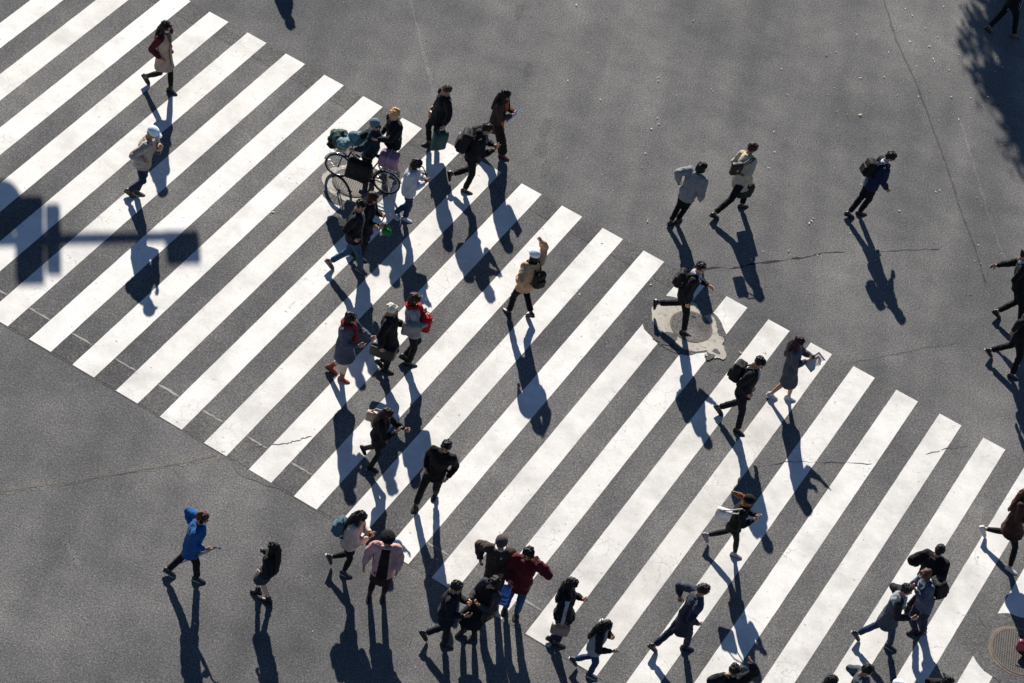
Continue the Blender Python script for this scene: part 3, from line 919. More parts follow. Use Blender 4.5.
# cracks, seams, tyre marks (children of the road)
M_CRACK2 = cloth('4c4a47', .95, 'filled crack'); M_CRACK = cloth('17171a', .95, 'crack'); M_SEAM = asphalt('sealed seam', .075)
M_TAN = asphalt('clay stain', .135, (1.0, .965, .92)); M_LITE = asphalt('worn asphalt', .155)
strip('crack', wiggle([(662, 272), (700, 268), (736, 268), (752, 264), (790, 259), (808, 257), (822, 253), (846, 252)], .022, 1, 5), .042, .002, M_CRACK, road, .9, 1)
strip('crack', wiggle([(873, 252), (910, 250), (940, 249)], .02, 2), .018, .002, M_CRACK, road, .8, 2)
strip('crack', wiggle([(846, 364), (885, 356), (925, 348), (960, 343)], .018, 3), .018, .002, M_CRACK2, road, .8, 3)
strip('crack', wiggle([(745, 468), (790, 462), (830, 462), (872, 464)], .02, 4), .011, Z3, M_CRACK2, road, .9, 4)
strip('crack', wiggle([(925, 455), (945, 449), (968, 446)], .02, 5), .010, Z3, M_CRACK2, road, .9, 5)
strip('crack', wiggle([(256, 447), (285, 444), (300, 440), (312, 436)], .02, 6), .014, Z3, M_CRACK2, road, .9, 6)
strip('crack', wiggle([(0, 492), (60, 484), (120, 474), (185, 463), (215, 456)], .012, 7), .012, .004, M_CRACK2, road, .9, 7)
strip('clay_stain', wiggle([(-20, 494), (60, 482), (130, 470), (190, 460), (240, 452)], .015, 8), .20, .002, M_TAN, road, .5, 8)
strip('seam', wiggle([(884, 0), (896, 40), (915, 80), (930, 120), (948, 170), (962, 215), (976, 250), (986, 285)], .012, 9), .05, .002, M_SEAM, road, .5, 9)
strip('worn_line', wiggle([(960, 120), (975, 170), (992, 225), (1005, 260)], .02, 10), .06, .002, M_LITE, road, .6, 10)
strip('worn_line', wiggle([(408, -10), (418, 30), (428, 70), (434, 95)], .02, 11), .07, .002, M_LITE, road, .6, 11)
strip('worn_line', wiggle([(66, 540), (72, 552), (80, 566)], .02, 12), .10, .002, M_LITE, road, .6, 12)


def blob(name, c, r, z, mat, parent, seed, rough=.12, n=40, inner=None, squash=(1, 1)):
    rnd = random.Random(seed); ph = [rnd.uniform(0, 6.28) for _ in range(6)]; vs = []; fs = []
    rr = []
    for i in range(n):
        a = 2 * PI * i / n
        k = 1 + rough * (.6 * math.sin(2 * a + ph[0]) + .5 * math.sin(3 * a + ph[1]) + .35 * math.sin(5 * a + ph[2]) + .2 * math.sin(9 * a + ph[3]) + .15 * math.sin(14 * a + ph[4]))
        rr.append(r * k)
    for i in range(n):
        a = 2 * PI * i / n; vs.append((c.x + rr[i] * math.cos(a) * squash[0], c.y + rr[i] * math.sin(a) * squash[1], z))
    if inner:
        for i in range(n):
            a = 2 * PI * i / n; vs.append((c.x + inner * math.cos(a), c.y + inner * math.sin(a), z))
        fs = [(i, (i + 1) % n, n + (i + 1) % n, n + i) for i in range(n)]
    else: fs = [tuple(range(n))]
    me = bpy.data.meshes.new(name); me.from_pydata(vs, [], fs); me.update()
    if me.polygons[0].normal.z < 0: me.flip_normals()
    return link(name, me, mat, parent)


for k, (x, y, rx) in enumerate(((528, 70, .12), (541, 148, .15), (546, 168, .13), (519, 12, .12), (545, 128, .14))):
    blob('tyre_mark', at(x, y), rx * 1.15, .002 + k * .0004, M_PATCH, road, k + 50, .15, 24, None, (.75, 2.0))
# ---- manholes
M_IRON = None


def iron():
    q = NT('cast iron'); a = q.n('TexWave', wave_type='BANDS', bands_direction='X'); b_ = q.n('TexWave', wave_type='BANDS', bands_direction='Y')
    for x in (a, b_): x.inputs['Scale'].default_value = 7; q.l(q.tc.outputs['Object'], x.inputs[0])
    mx = q.n('Math', operation='MAXIMUM'); q.l(a.outputs['Fac'], mx.inputs[0]); q.l(b_.outputs['Fac'], mx.inputs[1])
    n = q.noise(14, 4); r = q.ramp(n.outputs[0], [(.3, (.035, .031, .028)), (.7, (.075, .066, .06))])
    r2 = q.ramp(mx.outputs[0], [(.3, (.6, .6, .6)), (.9, (1.2, 1.2, 1.2))]); c = q.mix(r.outputs[0], r2.outputs[0], 1, 'MULTIPLY')
    q.l(c.outputs[0], q.b.inputs['Base Color']); q.b.inputs['Roughness'].default_value = .62; q.b.inputs['Metallic'].default_value = .25
    q.bump(mx.outputs[0], .6, .008); return q.m


M_IRON = iron(); M_RUST = cloth('665c54', .9, 'rusty rim'); M_LID = asphalt('worn iron lid', .125, (1, .96, .93))


def manhole(px, r, label, lm=None):
    c = at(*px); root = thing('manhole_cover', label, 'manhole cover', V((c.x, c.y, 0)), 'manhole covers in the road')
    b = MB(); n = 40
    b.loft([(V((0, 0, Z2)), V((r, 0, 0)), V((0, r, 0))), (V((0, 0, .026)), V((r, 0, 0)), V((0, r, 0)))], n); b.build('lid', lm or M_IRON, root, False)
    b = MB(); r1, r2 = r + .004, r + .05; vs = []; fs = []
    for i in range(n):
        a = 2 * PI * i / n; d = V((math.cos(a), math.sin(a), 0))
        vs += [d * r1 + UP * Z2, d * r1 + UP * .027, d * r2 + UP * .024, d * r2 + UP * Z2]
    for i in range(n):
        for j in range(3):
            a = 4 * i + j; q = 4 * ((i + 1) % n) + j; fs.append((a, q, q + 1, a + 1))
    b.add(vs, fs); b.build('rim', M_RUST, root, False)
    for k in range(2):
        q = MB().box(V((0, (r * .72) * (1 if k else -1), .027)), (V((1, 0, 0)), V((0, 1, 0)), UP), (.05, .018, .002), 0); q.build('lifting_slot', M_CRACK, root, False)
    return c


def toner(c, rad, k): return c


# middle manhole with its cream mortar collar
c = manhole((691, 327), .40, 'round iron manhole cover in a cream mortar collar under the running man', M_LID)
blob('repair_patch', at(683, 326), .84, Z3, M_PATCH2, road, 4, .07, 48)
blob('mortar_collar', at(685, 325), .70, Z4, M_CREAM, road, 17, .075, 96, .30)
blob('mortar_patch', at(713, 345), .30, Z5, M_CREAM, road, 12, .28, 40, None, (.9, 1.2))
blob('repair_patch', at(666, 339), .22, Z5, M_PATCH2, road, 14, .3, 30)
blob('repair_patch', at(709, 357), .10, Z5 + .003, M_PATCH2, road, 15, .3, 20); blob('repair_patch', at(716, 352), .07, Z5 + .003, M_PATCH2, road, 16, .3, 20); blob('repair_patch', at(703, 309), .16, Z5, M_PATCH2, road, 19, .35, 30)
c = manhole((353, 184), .36, 'round iron manhole cover in the shade beneath the parked bicycle')
blob('mortar_collar', c, .60, Z4, M_CREAM, road, 21, .07, 60, .45)
blob('repair_patch', c + V((.02, 0, 0)), .74, Z3, M_PATCH2, road, 22, .08, 48)
c = manhole((1019, 652), .52, 'round iron manhole cover with a rusty rim at the right edge of the crossing')
blob('repair_patch', c + V((-.05, .03, 0)), .90, Z3, M_PATCH2, road, 31, .09, 48)
blob('mortar_collar', c, .61, Z4, cloth('776a5e', .95, 'rusty mortar'), road, 32, .03, 48, .565)
blob('repair_patch', at(822, 368), .22, .0062, M_PATCH2, road, 41, .2, 24, None, (1.5, .8))
blob('repair_patch', at(268, 470), .5, .0045, M_PATCH2, road, 43, .15, 30, None, (1.2, .8))

# ---- fallen leaves and scraps
def leaves():
    rnd = random.Random(11); b = MB()
    spots = [(273, 212, .04), (765, 353, .03), (860, 78, .035), (860, 115, .05), (813, 218, .04), (706, 356, .05), (740, 353, .04), (390, 574, .045)]
    for _ in range(85):
        spots.append((rnd.uniform(560, 1020), rnd.uniform(0, 300), rnd.uniform(.015, .029)))
    for _ in range(60):
        spots.append((rnd.uniform(-40, 1060), rnd.uniform(-60, 700), rnd.uniform(.008, .018)))
    for _ in range(40):
        spots.append((rnd.gauss(940, 40), rnd.gauss(60, 60), rnd.uniform(.016, .032)))
    for x, y, r in spots:
        p = at(x, y) + UP * (.012 + r * .3); a = rnd.uniform(0, 6.28); d = V((math.cos(a), math.sin(a), rnd.uniform(-.2, .3))).normalized(); n = V((-math.sin(a), math.cos(a), rnd.uniform(-.3, .3))).normalized()
        up = d.cross(n) * (r * .18)
        b.add([p - d * r * 1.3, p + n * r * .6 - d * r * .2 + up, p + d * r * 1.2, p - n * r * .6 - d * r * .2 + up, p + d * r * .1 - up * .2], [(0, 4, 1), (1, 4, 2), (2, 4, 3), (3, 4, 0)])
    q = NT('dry leaf'); geo = q.n('NewGeometry'); n = q.noise(.9, 2)
    r = q.ramp(geo.outputs['Random Per Island'], [(0, (.16, .07, .03)), (.2, (.45, .28, .10)), (.45, (.60, .52, .38)), (1, (.72, .70, .64))])
    q.l(r.outputs[0], q.b.inputs['Base Color']); q.b.inputs['Roughness'].default_value = .8
    o = b.build('fallen_leaves', q.m, None, False)
    tag(o, 'pale and brown fallen leaves and paper scraps scattered over the asphalt', 'leaves', kind='stuff')


leaves()

# ---- traffic signal on a long arm (stands outside the view, its shadow falls on the stripes)
def signal():
    Zs = 7.0; k = Zs / math.tan(SUN_EL); hs = V((SDIR.x, SDIR.y, 0)).normalized()
    sh = lambda x, y, z=Zs: at(x, y) + hs * (z / math.tan(SUN_EL)) + UP * z
    a = sh(190, 237); b_ = sh(-190, 246); ax = (b_ - a); ax.z = 0; ax.normalize(); nrm = V((-ax.y, ax.x, 0))
    base = V((b_.x, b_.y, 0))
    root = thing('traffic_signal', 'grey traffic signal on a long overhead arm beside the crossing', 'traffic signal', base)
    gm = metal('8d9294', .5, .6); dk = plastic('2b2e30')
    MB().tube([V((0, 0, 0)), V((0, 0, 4)), V((0, 0, Zs + .3))], [.11, .10, .085], 16).build('pole', gm, root)
    MB().tube([V((0, 0, Zs)), (a - b_) + UP * Zs], [.10, .08], 12).build('arm', gm, root)
    MB().tube([V((0, 0, Zs - 1.4)), V((0, 0, Zs - .1)) - ax * 1.5], .025, 8).build('brace', gm, root)
    MB().loft([(V((0, 0, 0)), V((.22, 0, 0)), V((0, .22, 0))), (V((0, 0, .03)), V((.22, 0, 0)), V((0, .22, 0)))], 20).build('base_plate', gm, root)
    def head(x0, x1, hgt, dep, lamps, nm, dz=0):
        p = (sh(x0, 237) + sh(x1, 237)) / 2 - base; wd = abs((sh(x0, 237) - sh(x1, 237)).dot(ax)) / 2
        p = V((0, 0, Zs + dz)) + (-ax) * ((b_ - (p + base)).dot(ax) * 1.0)
        hd = MB().box(p, (ax, nrm, UP), (wd, dep, hgt / 2), .04).build(nm, dk, root)
        cols = ('123c22', '4a3a10', '4a1210')
        for i in range(lamps):
            if hgt > wd * 2: q = p + UP * (hgt * (.5 - (i + .5) / lamps))
            else: q = p + ax * (wd * 2 * (.5 - (i + .5) / lamps))
            r = min(wd, hgt / 2) * .7
            if lamps == 1: r *= .9
            q = q - nrm * (dep + .012)
            l = MB().ell(q, (r, .03, r), (ax, nrm, UP), 18, 10).build('lens', plastic(cols[i % 3]), hd)
            v = MB(); n = 14; vs = []; fs = []
            for j in range(n + 1):
                t = PI * j / n; e = ax * math.cos(t) * r * 1.1 + UP * math.sin(t) * r * 1.1
                vs += [q + e, q + e - nrm * .18, q + e * 1.04 - nrm * .18, q + e * 1.04]
            for j in range(n):
                for m_ in range(4): fs.append((4 * j + m_, 4 * j + (m_ + 1) % 4, 4 * j + 4 + (m_ + 1) % 4, 4 * j + 4 + m_))
            v.add(vs, fs).build('visor', dk, hd)
    head(165, 199, .44, .12, 1, 'signal_head', .17); head(15, 43, 1.25, .14, 3, 'signal_head'); head(45, 60, 1.02, .10, 3, 'signal_head')
    # round sign
    p = V((0, 0, Zs)) + (-ax) * ((b_ - sh(-7, 200)).dot(ax)) + UP * -.5
    s_ = MB(); s_.loft([(p, ax * .45, UP * .45), (p + nrm * .03, ax * .45, UP * .45)], 32); s_.build('round_sign', plastic('23458c'), root)
    MB().tube([p + UP * .5 + nrm * .05, p - UP * .2 + nrm * .05], .025, 8).build('bracket', gm, root)


signal()

# ---- street tree outside the view whose shade falls into the top right corner
def tree():
    hs = V((SDIR.x, SDIR.y, 0)).normalized()
    g = at(1084, 112); Zc = 8.0; cc = g + hs * (Zc / math.tan(SUN_EL)) + UP * Zc; base = V((cc.x, cc.y, 0))
    root = thing('street_tree', 'leafy street tree whose shade covers the top right corner of the road', 'tree', base)
    bark = hair_mat('4a3d31')
    rnd = random.Random(5)
    t = MB(); t.tube([V((0, 0, -.1)), V((.05, 0, .3)), V((.02, .05, 2)), V((.1, .05, 4.2)), V((.05, .1, 6))], [.30, .22, .18, .14, .09], 12)
    tips = []
    for i in range(16):
        a = i * 2.4; z0 = 2.8 + i * .22; L = rnd.uniform(1.0, 1.9)
        e = V((math.cos(a) * L, math.sin(a) * L, z0 + rnd.uniform(1.2, 2.6))); m_ = V((math.cos(a) * L * .5, math.sin(a) * L * .5, z0 + .9))
        t.tube([V((.06, .06, z0)), m_, e], [.07, .045, .02], 7); tips += [m_, e]
        for j in range(3):
            e2 = e + V((rnd.gauss(0, .7), rnd.gauss(0, .7), rnd.uniform(.0, .9))); t.tube([m_ * .4 + e * .6, e2], [.025, .008], 5); tips.append(e2)
    t.build('trunk', bark, root)
    vs = []; fs = []
    # clumps of small leaves round the twig ends, plus the outline the shade shows
    cl = [p for p in tips]
    for _ in range(260):
        d = V((rnd.gauss(0, 1), rnd.gauss(0, 1), rnd.gauss(0, 1))).normalized() * rnd.uniform(.3, 1) ** .5
        cl.append(V((d.x * 2.3, d.y * 2.4, Zc - .2 + d.z * 3.4)))
    for c_ in cl:
        rad = rnd.uniform(.35, .75)
        for _ in range(95):
            d = V((rnd.gauss(0, 1), rnd.gauss(0, 1), rnd.gauss(0, .8))) * rad * .36; p = c_ + d
            a = V((rnd.gauss(0, 1), rnd.gauss(0, 1), rnd.gauss(0, .6))).normalized(); n = a.orthogonal().normalized(); s_ = rnd.uniform(.08, .15)
            k = len(vs); vs += [p - a * s_, p + n * s_ * .5, p + a * s_, p - n * s_ * .5]; fs.append((k, k + 1, k + 2, k + 3))
    q = NT('foliage'); geo = q.n('NewGeometry')
    r = q.ramp(geo.outputs['Random Per Island'], [(0, (.025, .05, .012)), (.6, (.06, .10, .025)), (1, (.14, .14, .04))]); q.l(r.outputs[0], q.b.inputs['Base Color']); q.b.inputs['Roughness'].default_value = .6
    me = bpy.data.meshes.new('crown'); me.from_pydata(vs, [], fs); me.update(); link('crown', me, q.m, root)


tree()
BLK = '111217'; NAVY = '151a28'
def shoes(c='131316', sole=None): return (c, sole, 0)
def boots(c='17120f', h=.55): return (c, None, h)

# ---- top left
p = person(label='woman in beige sleeveless coat with maroon sleeves and white mask', h=(166, 27), L=(171, 89, .09), R=(147, 76, .20), f=(1, .55), fem=True, hair='long', hc='1c1110', mask='e8e6e2',
           top=('coat', 'b49a86', .35), slc='4a1218', aL='pocket', aR='pocket', legs=('tights', '141114'), shoe=boots('1a1212', .75), flare=.02, look=(10, 14), extra=[('shirt', '6b5648', 'front')])
p = person(label='man in white cap and beige jacket with dark blue jeans among the left stripes', h=(153, 133), L=(137, 190, .09), R=(130, 190, .16), f=(1, .35), hat=('cap', 'dfe7ea'),
           top=('jacket', 'a3978c', .46), aL='chest', aR='elbow', legs=('trousers', '16233a'), shoe=shoes('4a3a2a'), look=(10, 20), bulk=.022)
handbag(p, 'brown crossbody pouch on the back-slung black strap of the man in white cap', '4a2820', side='L', mode='cross', size=(.11, .04, .09), strapc='16110f', off=(-.06, .16, .02), name='crossbody_bag')

# ---- cyclist group
bike_rider = person(label='cyclist in grey beanie and dark teal coat astride the bicycle', h=(374, 124), L=(372, 178, .09), R=(366, 170, .12), f=(-1, -.4), fem=True, hair='short', hat=('beanie', '5f7280'),
           top=('coat', '172a31', .40), aL='bars', aR='bars', ptL=(354, 150, 1.0), ptR=(350, 142, 1.02), legs=('trousers', '191a22'), extra=[('hem_lining', '7d5f73', 'hem')], bulk=.018, lean=.15)
p = person(label='blond person in black padded jacket and khaki trousers behind the bicycle', h=(394, 114), L=(384, 173, .09), R=(396, 171, .12), f=(-1, .3), hair='short', hc='b98f5c',
           top=('jacket', '17181f', .47), aL='reach', aR='pocket', legs=('trousers', '9a8468'), shoe=shoes('2a1d18'), skin='d7a58a', extra=[('reflective_band', '8a8c92', 'band')])

# ---- top centre
p = person(label='person in black coat carrying a teal bag just above the crossing', h=(446, 90), L=(437, 142, .09), R=(429, 141, .11), f=(-.9, .15), hair='short', hc='3b2a20',
           top=('coat', '161922', .40), aL='bag', aR='pocket', legs=('trousers', '14161d'), look=(0, 10))
handbag(p, 'dark teal shopping bag in the hand of the person in black coat above the crossing', '23484a', side='L', mode='hand', size=(.17, .07, .24), mat=cloth('244a4b', .6), name='shopping_bag')
handbag(p, 'small tan handbag on the arm of the person in black coat above the crossing', 'a06a48', side='R', mode='elbow', size=(.12, .06, .09), off=(0, 0, .06))
p = person(label='woman in long dark brown coat and orange jumper holding a blue folder', h=(506, 95), L=(473, 131, .22), R=(503, 154, .09), f=(1, .45), fem=True, hair='long', hc='140f0e', hsweep=-.03,
           top=('coat', '40302a', .34), aL='phone', aR='phone', legs=('wide', '2c241f'), shoe=shoes('5a3d30'), extra=[('jumper', 'b5532c', 'open')], lean=.2)
sheet(p, 'bright blue folder held by the woman in long brown coat', '1f5fae', (.13, .17), 'R', 'folder', 'folder', .02, .5, .02)
p = person(label='man in black jacket with grey hood and black backpack walking right', h=(488, 129), L=(453, 174, .26), R=(465, 189, .09), f=(1, .25), hood=True, hair='short',
           top=('jacket', '14161c', .47), aL='phone', aR='phone', legs=('trousers', '121319'), lean=.2, extra=[('hood_lining', '59606f', 'collar')])
backpack(p, 'black backpack with white tag on the man in grey hood', '12141a', (.17, .11, .25), 'c9c9c9')
phone(p, 'dark phone in the hand of the man with grey hood')
p = person(label='woman with dark bob in pale grey jacket and blue jeans looking at her phone', h=(417, 164), L=(395, 213, .16), R=(405, 217, .09), f=(1, .3), fem=True, hair='bob', hc='17110f',
           top=('jacket', 'b9b9bd', .46), aL='phone', aR='phone', legs=('trousers', '1f3450'), shoe=shoes('b9b6c0', 'e6e6ea'), look=(0, 25), bulk=.02)
phone(p, 'black phone held by the woman with dark bob and pale grey jacket')
handbag(p, 'black shoulder bag at the front of the woman in pale grey jacket', '131317', side='L', mode='hip', size=(.13, .05, .10), off=(-.02, .16, .12), name='shoulder_bag')
p = person(label='woman with red brown hair in dark coat behind the man in jeans', h=(373, 198), L=(352, 249, .16), R=(360, 256, .09), f=(1, .4), fem=True, hair='bob', hc='3a1a18', top=('coat', '1c1a20', .42), aL='phone', aR='fore', legs=('trousers', '17181f'))
handbag(p, 'small bright green bag in front of the woman with red brown hair', '1f6a34', side='R', mode='hand', size=(.09, .05, .08), mat=cloth('1f6a34'), off=(.05, .1, .08))
p = person(label='man in black leather jacket and blue jeans striding below the bicycle', h=(361, 206), L=(331, 261, .20), R=(361, 268, .09), f=(1, .4), hair='short', hc='17110f', top=('jacket', '15161b', .46), aL='fore', aR='pocket', legs=('trousers', '2c4a66'), shoe=shoes('4d4450', 'a9a7b0'), extra=[('shirt', '6d6a6c', 'front')], lean=.2, look=(30, 15))

# ---- lone walker, white cap
p = person(label='person in white cap and camel coat raising one hand on the middle stripes', h=(534, 255), L=(509, 311, .09), R=(531, 312, .19), f=(-.65, -.75), hair='bob', hc='1a1412', hat=('cap', 'e9edf5'), top=('coat', 'b79270', .42), aL='elbow', aR=((.05, .25, .75), (.7, .3, -.2), 'hold'), legs=('trousers', '121216'), look=(0, 5), extra=[('scarf', '15151a', 'collar')], bulk=.022)
backpack(p, 'small dark olive backpack on the person in white cap and camel coat', '26261f', (.13, .08, .18), None, .04, None, .05)

# ---- trio
p = person(label='woman in grey wool coat with red scarf and rust red boots', h=(351, 318), L=(331, 366, .14), R=(342, 377, .09), f=(1, .4), fem=True, hair='bob', hc='1d1416', top=('coat', '4c505c', .33), aL='reach', aR='fore', legs=('tights', 'c9b4a4'), shoe=boots('8a3a20', .38), flare=.03, extra=[('scarf', '7c1d22', 'scarf')], lean=.18)
p = person(label='white haired person in black coat walking between two women', h=(392, 310), L=(381, 361, .18), R=(386, 368, .09), f=(1, .35), hair='short', hc='d8d0bd', top=('coat', '131318', .38), aL='fore', aR='bag', legs=('trousers', '111116'), lean=.25, bulk=.02)
handbag(p, 'large black holdall carried by the white haired person', '111114', side='R', mode='hand', size=(.26, .12, .16), off=(-.18, .0, .12), name='holdall')
p = person(label='woman in light grey jacket with bright red scarf and black trousers', h=(415, 299), L=(405, 355, .16), R=(409, 362, .09), f=(1, .15), fem=True, hair='bob', hc='3a211a', top=('jacket', '9c9b9c', .46), aL='chest', aR='fore', legs=('trousers', '121217'), extra=[('scarf', 'b01a1f', 'scarf')], lean=.15)
handbag(p, 'flat grey tote bag on the arm of the woman with bright red scarf', '85837f', side='R', mode='hip', size=(.19, .06, .16), mat=cloth('85837f'), off=(0, -.05, .18), name='tote_bag')
handbag(p, 'red bag with dark base hanging in front of the woman with bright red scarf', 'a5161c', side='L', mode='hand', size=(.12, .08, .20), mat=cloth('a5161c'), off=(.06, .05, .02))

# ---- centre pair
p = person(label='woman in short black coat with dark red hair holding a phone out', h=(388, 414), L=(366, 448, .24), R=(371, 466, .09), f=(1, .3), fem=True, hair='long', hc='2a1515', top=('coat', '121217', .40), aL='reach', aR='phone', legs=('tights', '121217'), shoe=boots('101014', .6), hlen=.8)
phone(p, 'pale phone held out by the woman with dark red hair', 'd8d4d0')
handbag(p, 'beige shoulder bag behind the woman with dark red hair', 'c2a28c', side='L', mode='hip', size=(.11, .05, .12), off=(.12, -.20, .22), name='shoulder_bag')
p = person(label='man all in black with hands in pockets on the centre stripes', h=(446, 447), L=(436, 492, .14), R=(416, 504, .09), f=(-.45, .9), hair='short', hc='100d0d', top=('coat', '0f0f13', .44), aL='pocket', aR='pocket', legs=('trousers', '0f1014'), bulk=.010)

# ---- lower left
p = person(label='man in bright blue coat and brown hair striding at lower left', h=(203, 518), L=(168, 570, .12), R=(197, 577, .09), f=(1, .3), hair='short', hc='5a3322', top=('coat', '16508a', .40), aL='back', aR=((-.08, .36, -.66), (.4, -.7, -.4), 'grip'), legs=('trousers', '15161b'), shoe=shoes('1b1a1e', 'b0b0b4'), bulk=.02, lean=.2, extra=[('headphones', '1a1614', 'headphones')])
g = p['hand']['R'][0]; ub = thing('umbrella', 'folded pale umbrella with red handle held by the man in blue coat', 'umbrella', g)
MB().tube([V((0, 0, 0)) + p['F'] * .10 + UP * .08, V((0, 0, -.1)) - p['F'] * .05, V((0, 0, -.52)) - p['F'] * .38], [.012, .035, .014], 10).build('canopy', cloth('b6a49c', .7), ub)
MB().tube([p['F'] * .06 + UP * .06, p['F'] * .16 + UP * .11, p['F'] * .19 + UP * .08], .014, 8).build('handle', plastic('232a4a'), ub)
MB().tube([UP * -.50 - p['F'] * .365, UP * -.60 - p['F'] * .44], [.012, .006], 8).build('tip', plastic('9c3b3b'), ub)
p = person(label='woman with long black hair and dark plaid skirt at lower left', h=(273, 547), L=(269, 599, .10), R=(258, 590, .13), f=(-.7, -.35), fem=True, hair='long', hc='0d0b0c', top=('jacket', '17181d', .46), aL='pocket', aR='chest', legs=('bare', ''), skirt=(plaid('1a1d25', '3c4350'), .32), shoe=('0f0f12', None, .22), hlen=1.5, skin='d8ac98')
phone(p, 'white phone held to the face of the woman in plaid skirt', 'e8e0e0')
p = person(label='woman in cream jacket with teal backpack using a phone', h=(361, 517), L=(332, 557, .24), R=(344, 571, .09), f=(1, .35), fem=True, hair='long', hc='1f1411', top=('jacket', 'bda99c', .46), aL='phone', aR='phone', legs=('tights', '15161b'), shoe=shoes('2a2a30', 'dcdcdf'), look=(5, 25), bulk=.02)
backpack(p, 'teal backpack with black straps on the woman in cream jacket', '3f5d6b', (.13, .085, .19), None, .03, '4b6b79')
phone(p, 'dark phone in the hand of the woman in cream jacket')
p = person(label='woman in black beret and open pink cardigan over a brown dress', h=(388, 540), L=(384, 593, .12), R=(370, 593, .09), f=(-.15, 1), fem=True, hair='bob', hc='130e0e', hat=('beret', '15151a'), top=('cardigan', 'bd9490', .42), aL=((.20, .10, -.9), (.3, -.8, 0), 'relax'), aR=((.22, .08, -.9), (.3, -.8, 0), 'relax'), legs=('tights', '17131a'), skirt=('37201f', .34), shoe=boots('15121a', .4), slr=1.12, bulk=.018, extra=[('dress_front', '2b1718', 'open')], look=(0, 18))

# ---- bottom centre group
p = person(label='man in dark navy coat beside the huddled group at the bottom', h=(457, 587), L=(426, 633, .22), R=(445, 642, .09), f=(1, .35), hair='short', hc='1a1211', top=('coat', '161a26', .40), aL='phone', aR='fore', legs=('trousers', '141824'), lean=.2)
p = person(label='man in grey beanie and dark brown jacket with white fleece collar', h=(501, 543), L=(497, 602, .09), R=(481, 596, .12), f=(-.3, 1), hair='short', hat=('beanie', '4c4844'), top=('jacket', '3d3029', .45), aL='fore', aR='elbow', legs=('trousers', '182238'), bulk=.03, extra=[('fleece_collar', 'd5c8bc', 'collar')], look=(0, 14))
p = person(label='person in dark red padded jacket holding a hand to the ear', h=(528, 554), L=(517, 612, .09), R=(506, 606, .13), f=(-.35, .95), hair='short', hc='14100f', top=('jacket', '571319', .43), aL='ear', aR='fore', legs=('trousers', '2c456c'), bulk=.03, hood=True)
handbag(p, 'crumpled bright blue shopping bag held by the person in dark red jacket', '2a62b0', side='R', mode='hand', size=(.15, .09, .15), mat=striped('1f55a8', '7fa6dc', 3), off=(.05, .1, .05), name='shopping_bag')
p = person(label='woman in black coat with a striped sleeve in front of the man in beanie', h=(494, 583), L=(474, 634, .10), R=(463, 629, .14), f=(-.85, .45), fem=True, hair='bob', hc='0f0d0e', top=('coat', '14151b', .30), slc='34343b', aL='phone', aR='fore', legs=('tights', '14151b'), shoe=shoes('101014'), flare=.03)
handbag(p, 'dark bag with red trim at the side of the woman with striped sleeve', '1b1a20', side='L', mode='hip', size=(.15, .06, .13), strapc='8a1f22', off=(.02, .06, .0), name='shoulder_bag', clasp='c9a56a')
p = person(label='woman with long dark hair and striped black jacket carrying a beige bag', h=(572, 584), L=(557, 642, .09), R=(552, 637, .14), f=(1, .25), fem=True, hair='long', hc='14100f', top=('jacket', '15181f', .46), aL='phone', aR='bag', legs=('trousers', '18233a'), extra=[('pale_stripe', '9a9aa2', 'sidestripe')], flare=.03, hlen=.9)
handbag(p, 'beige leather handbag hanging from the woman in striped black jacket', '8f7569', side='R', mode='hand', size=(.17, .06, .13), strapc='b59a86', off=(0, .0, .12))
p = person(label='woman with long black hair in pale grey cardigan and patched jeans', h=(607, 626), L=(575, 659, .20), R=(590, 673, .09), f=(.9, .35), fem=True, hair='long', hc='100e11', top=('cardigan', '8c8d97', .44), slc='23242c', aL='chest', aR='fore', legs=('trousers', '22385c'), shoe=shoes('1d1d24', 'd9d9dc'), hlen=1.1)
handbag(p, 'white shoulder bag of the woman in patched jeans', 'c9c3c0', side='L', mode='hip', size=(.13, .05, .11), off=(.0, .05, .2), name='shoulder_bag')

# ---- lower right
p = person(label='woman with blown orange hair and black coat reading her phone', h=(749, 501), L=(708, 535, .22), R=(735, 553, .09), f=(1, .35), fem=True, hair='bob', hc='8a4f26', hat=('beanie', '15141a'), tail=(-.02, -.26, .02), top=('coat', '111116', .42), aL='phone', aR='phone', legs=('tights', '1d1f1a'), shoe=shoes('8d8790', '6a656d'), lean=.2)
phone(p, 'pale phone in front of the woman with orange hair', 'cfd6de')
handbag(p, 'white tote bag swinging behind the woman with orange hair', 'd8d0cb', side='R', mode='hip', size=(.15, .06, .14), mat=cloth('d8d0cb'), off=(-.10, -.27, .20), name='tote_bag')
p = person(label='man in knee length navy coat with one arm swung back at bottom right', h=(704, 590), L=(654, 646, .18), R=(686, 646, .09), f=(1, .1), hair='short', hc='2a1d19', top=('coat', '1a2033', .34), aL='back', aR='pocket', legs=('trousers', '161f33'), lean=.25, extra=[('yoke', '3b3f4c', 'yoke')])
p = person(label='person in black top with both arms over the head at the bottom edge', h=(734, 671), L=(733, 728, .09), R=(721, 728, .09), f=(-.1, 1), hair='short', hc='15110f', top=('jacket', '14171f', .46), aL='up', aR=((.02, .16, .38), (.9, .4, -.2), 'relax'), legs=('trousers', '171c2b'), bulk=.03)
p = person(label='man in black suit with pale tie and black backpack on the right stripes', h=(760, 363), L=(720, 407, .18), R=(738, 429, .09), f=(.95, .55), hair='short', hc='0f0c0c', top=('suit_jacket', '121319', .46), aL='hang', aR='pocket', legs=('trousers', '1a1b22'), extra=[('shirt', '9a9aa4', 'front')], lean=.15, look=(20, 22))
backpack(p, 'black backpack on the man in suit with pale tie', '111217', (.16, .11, .21), None, -.02)
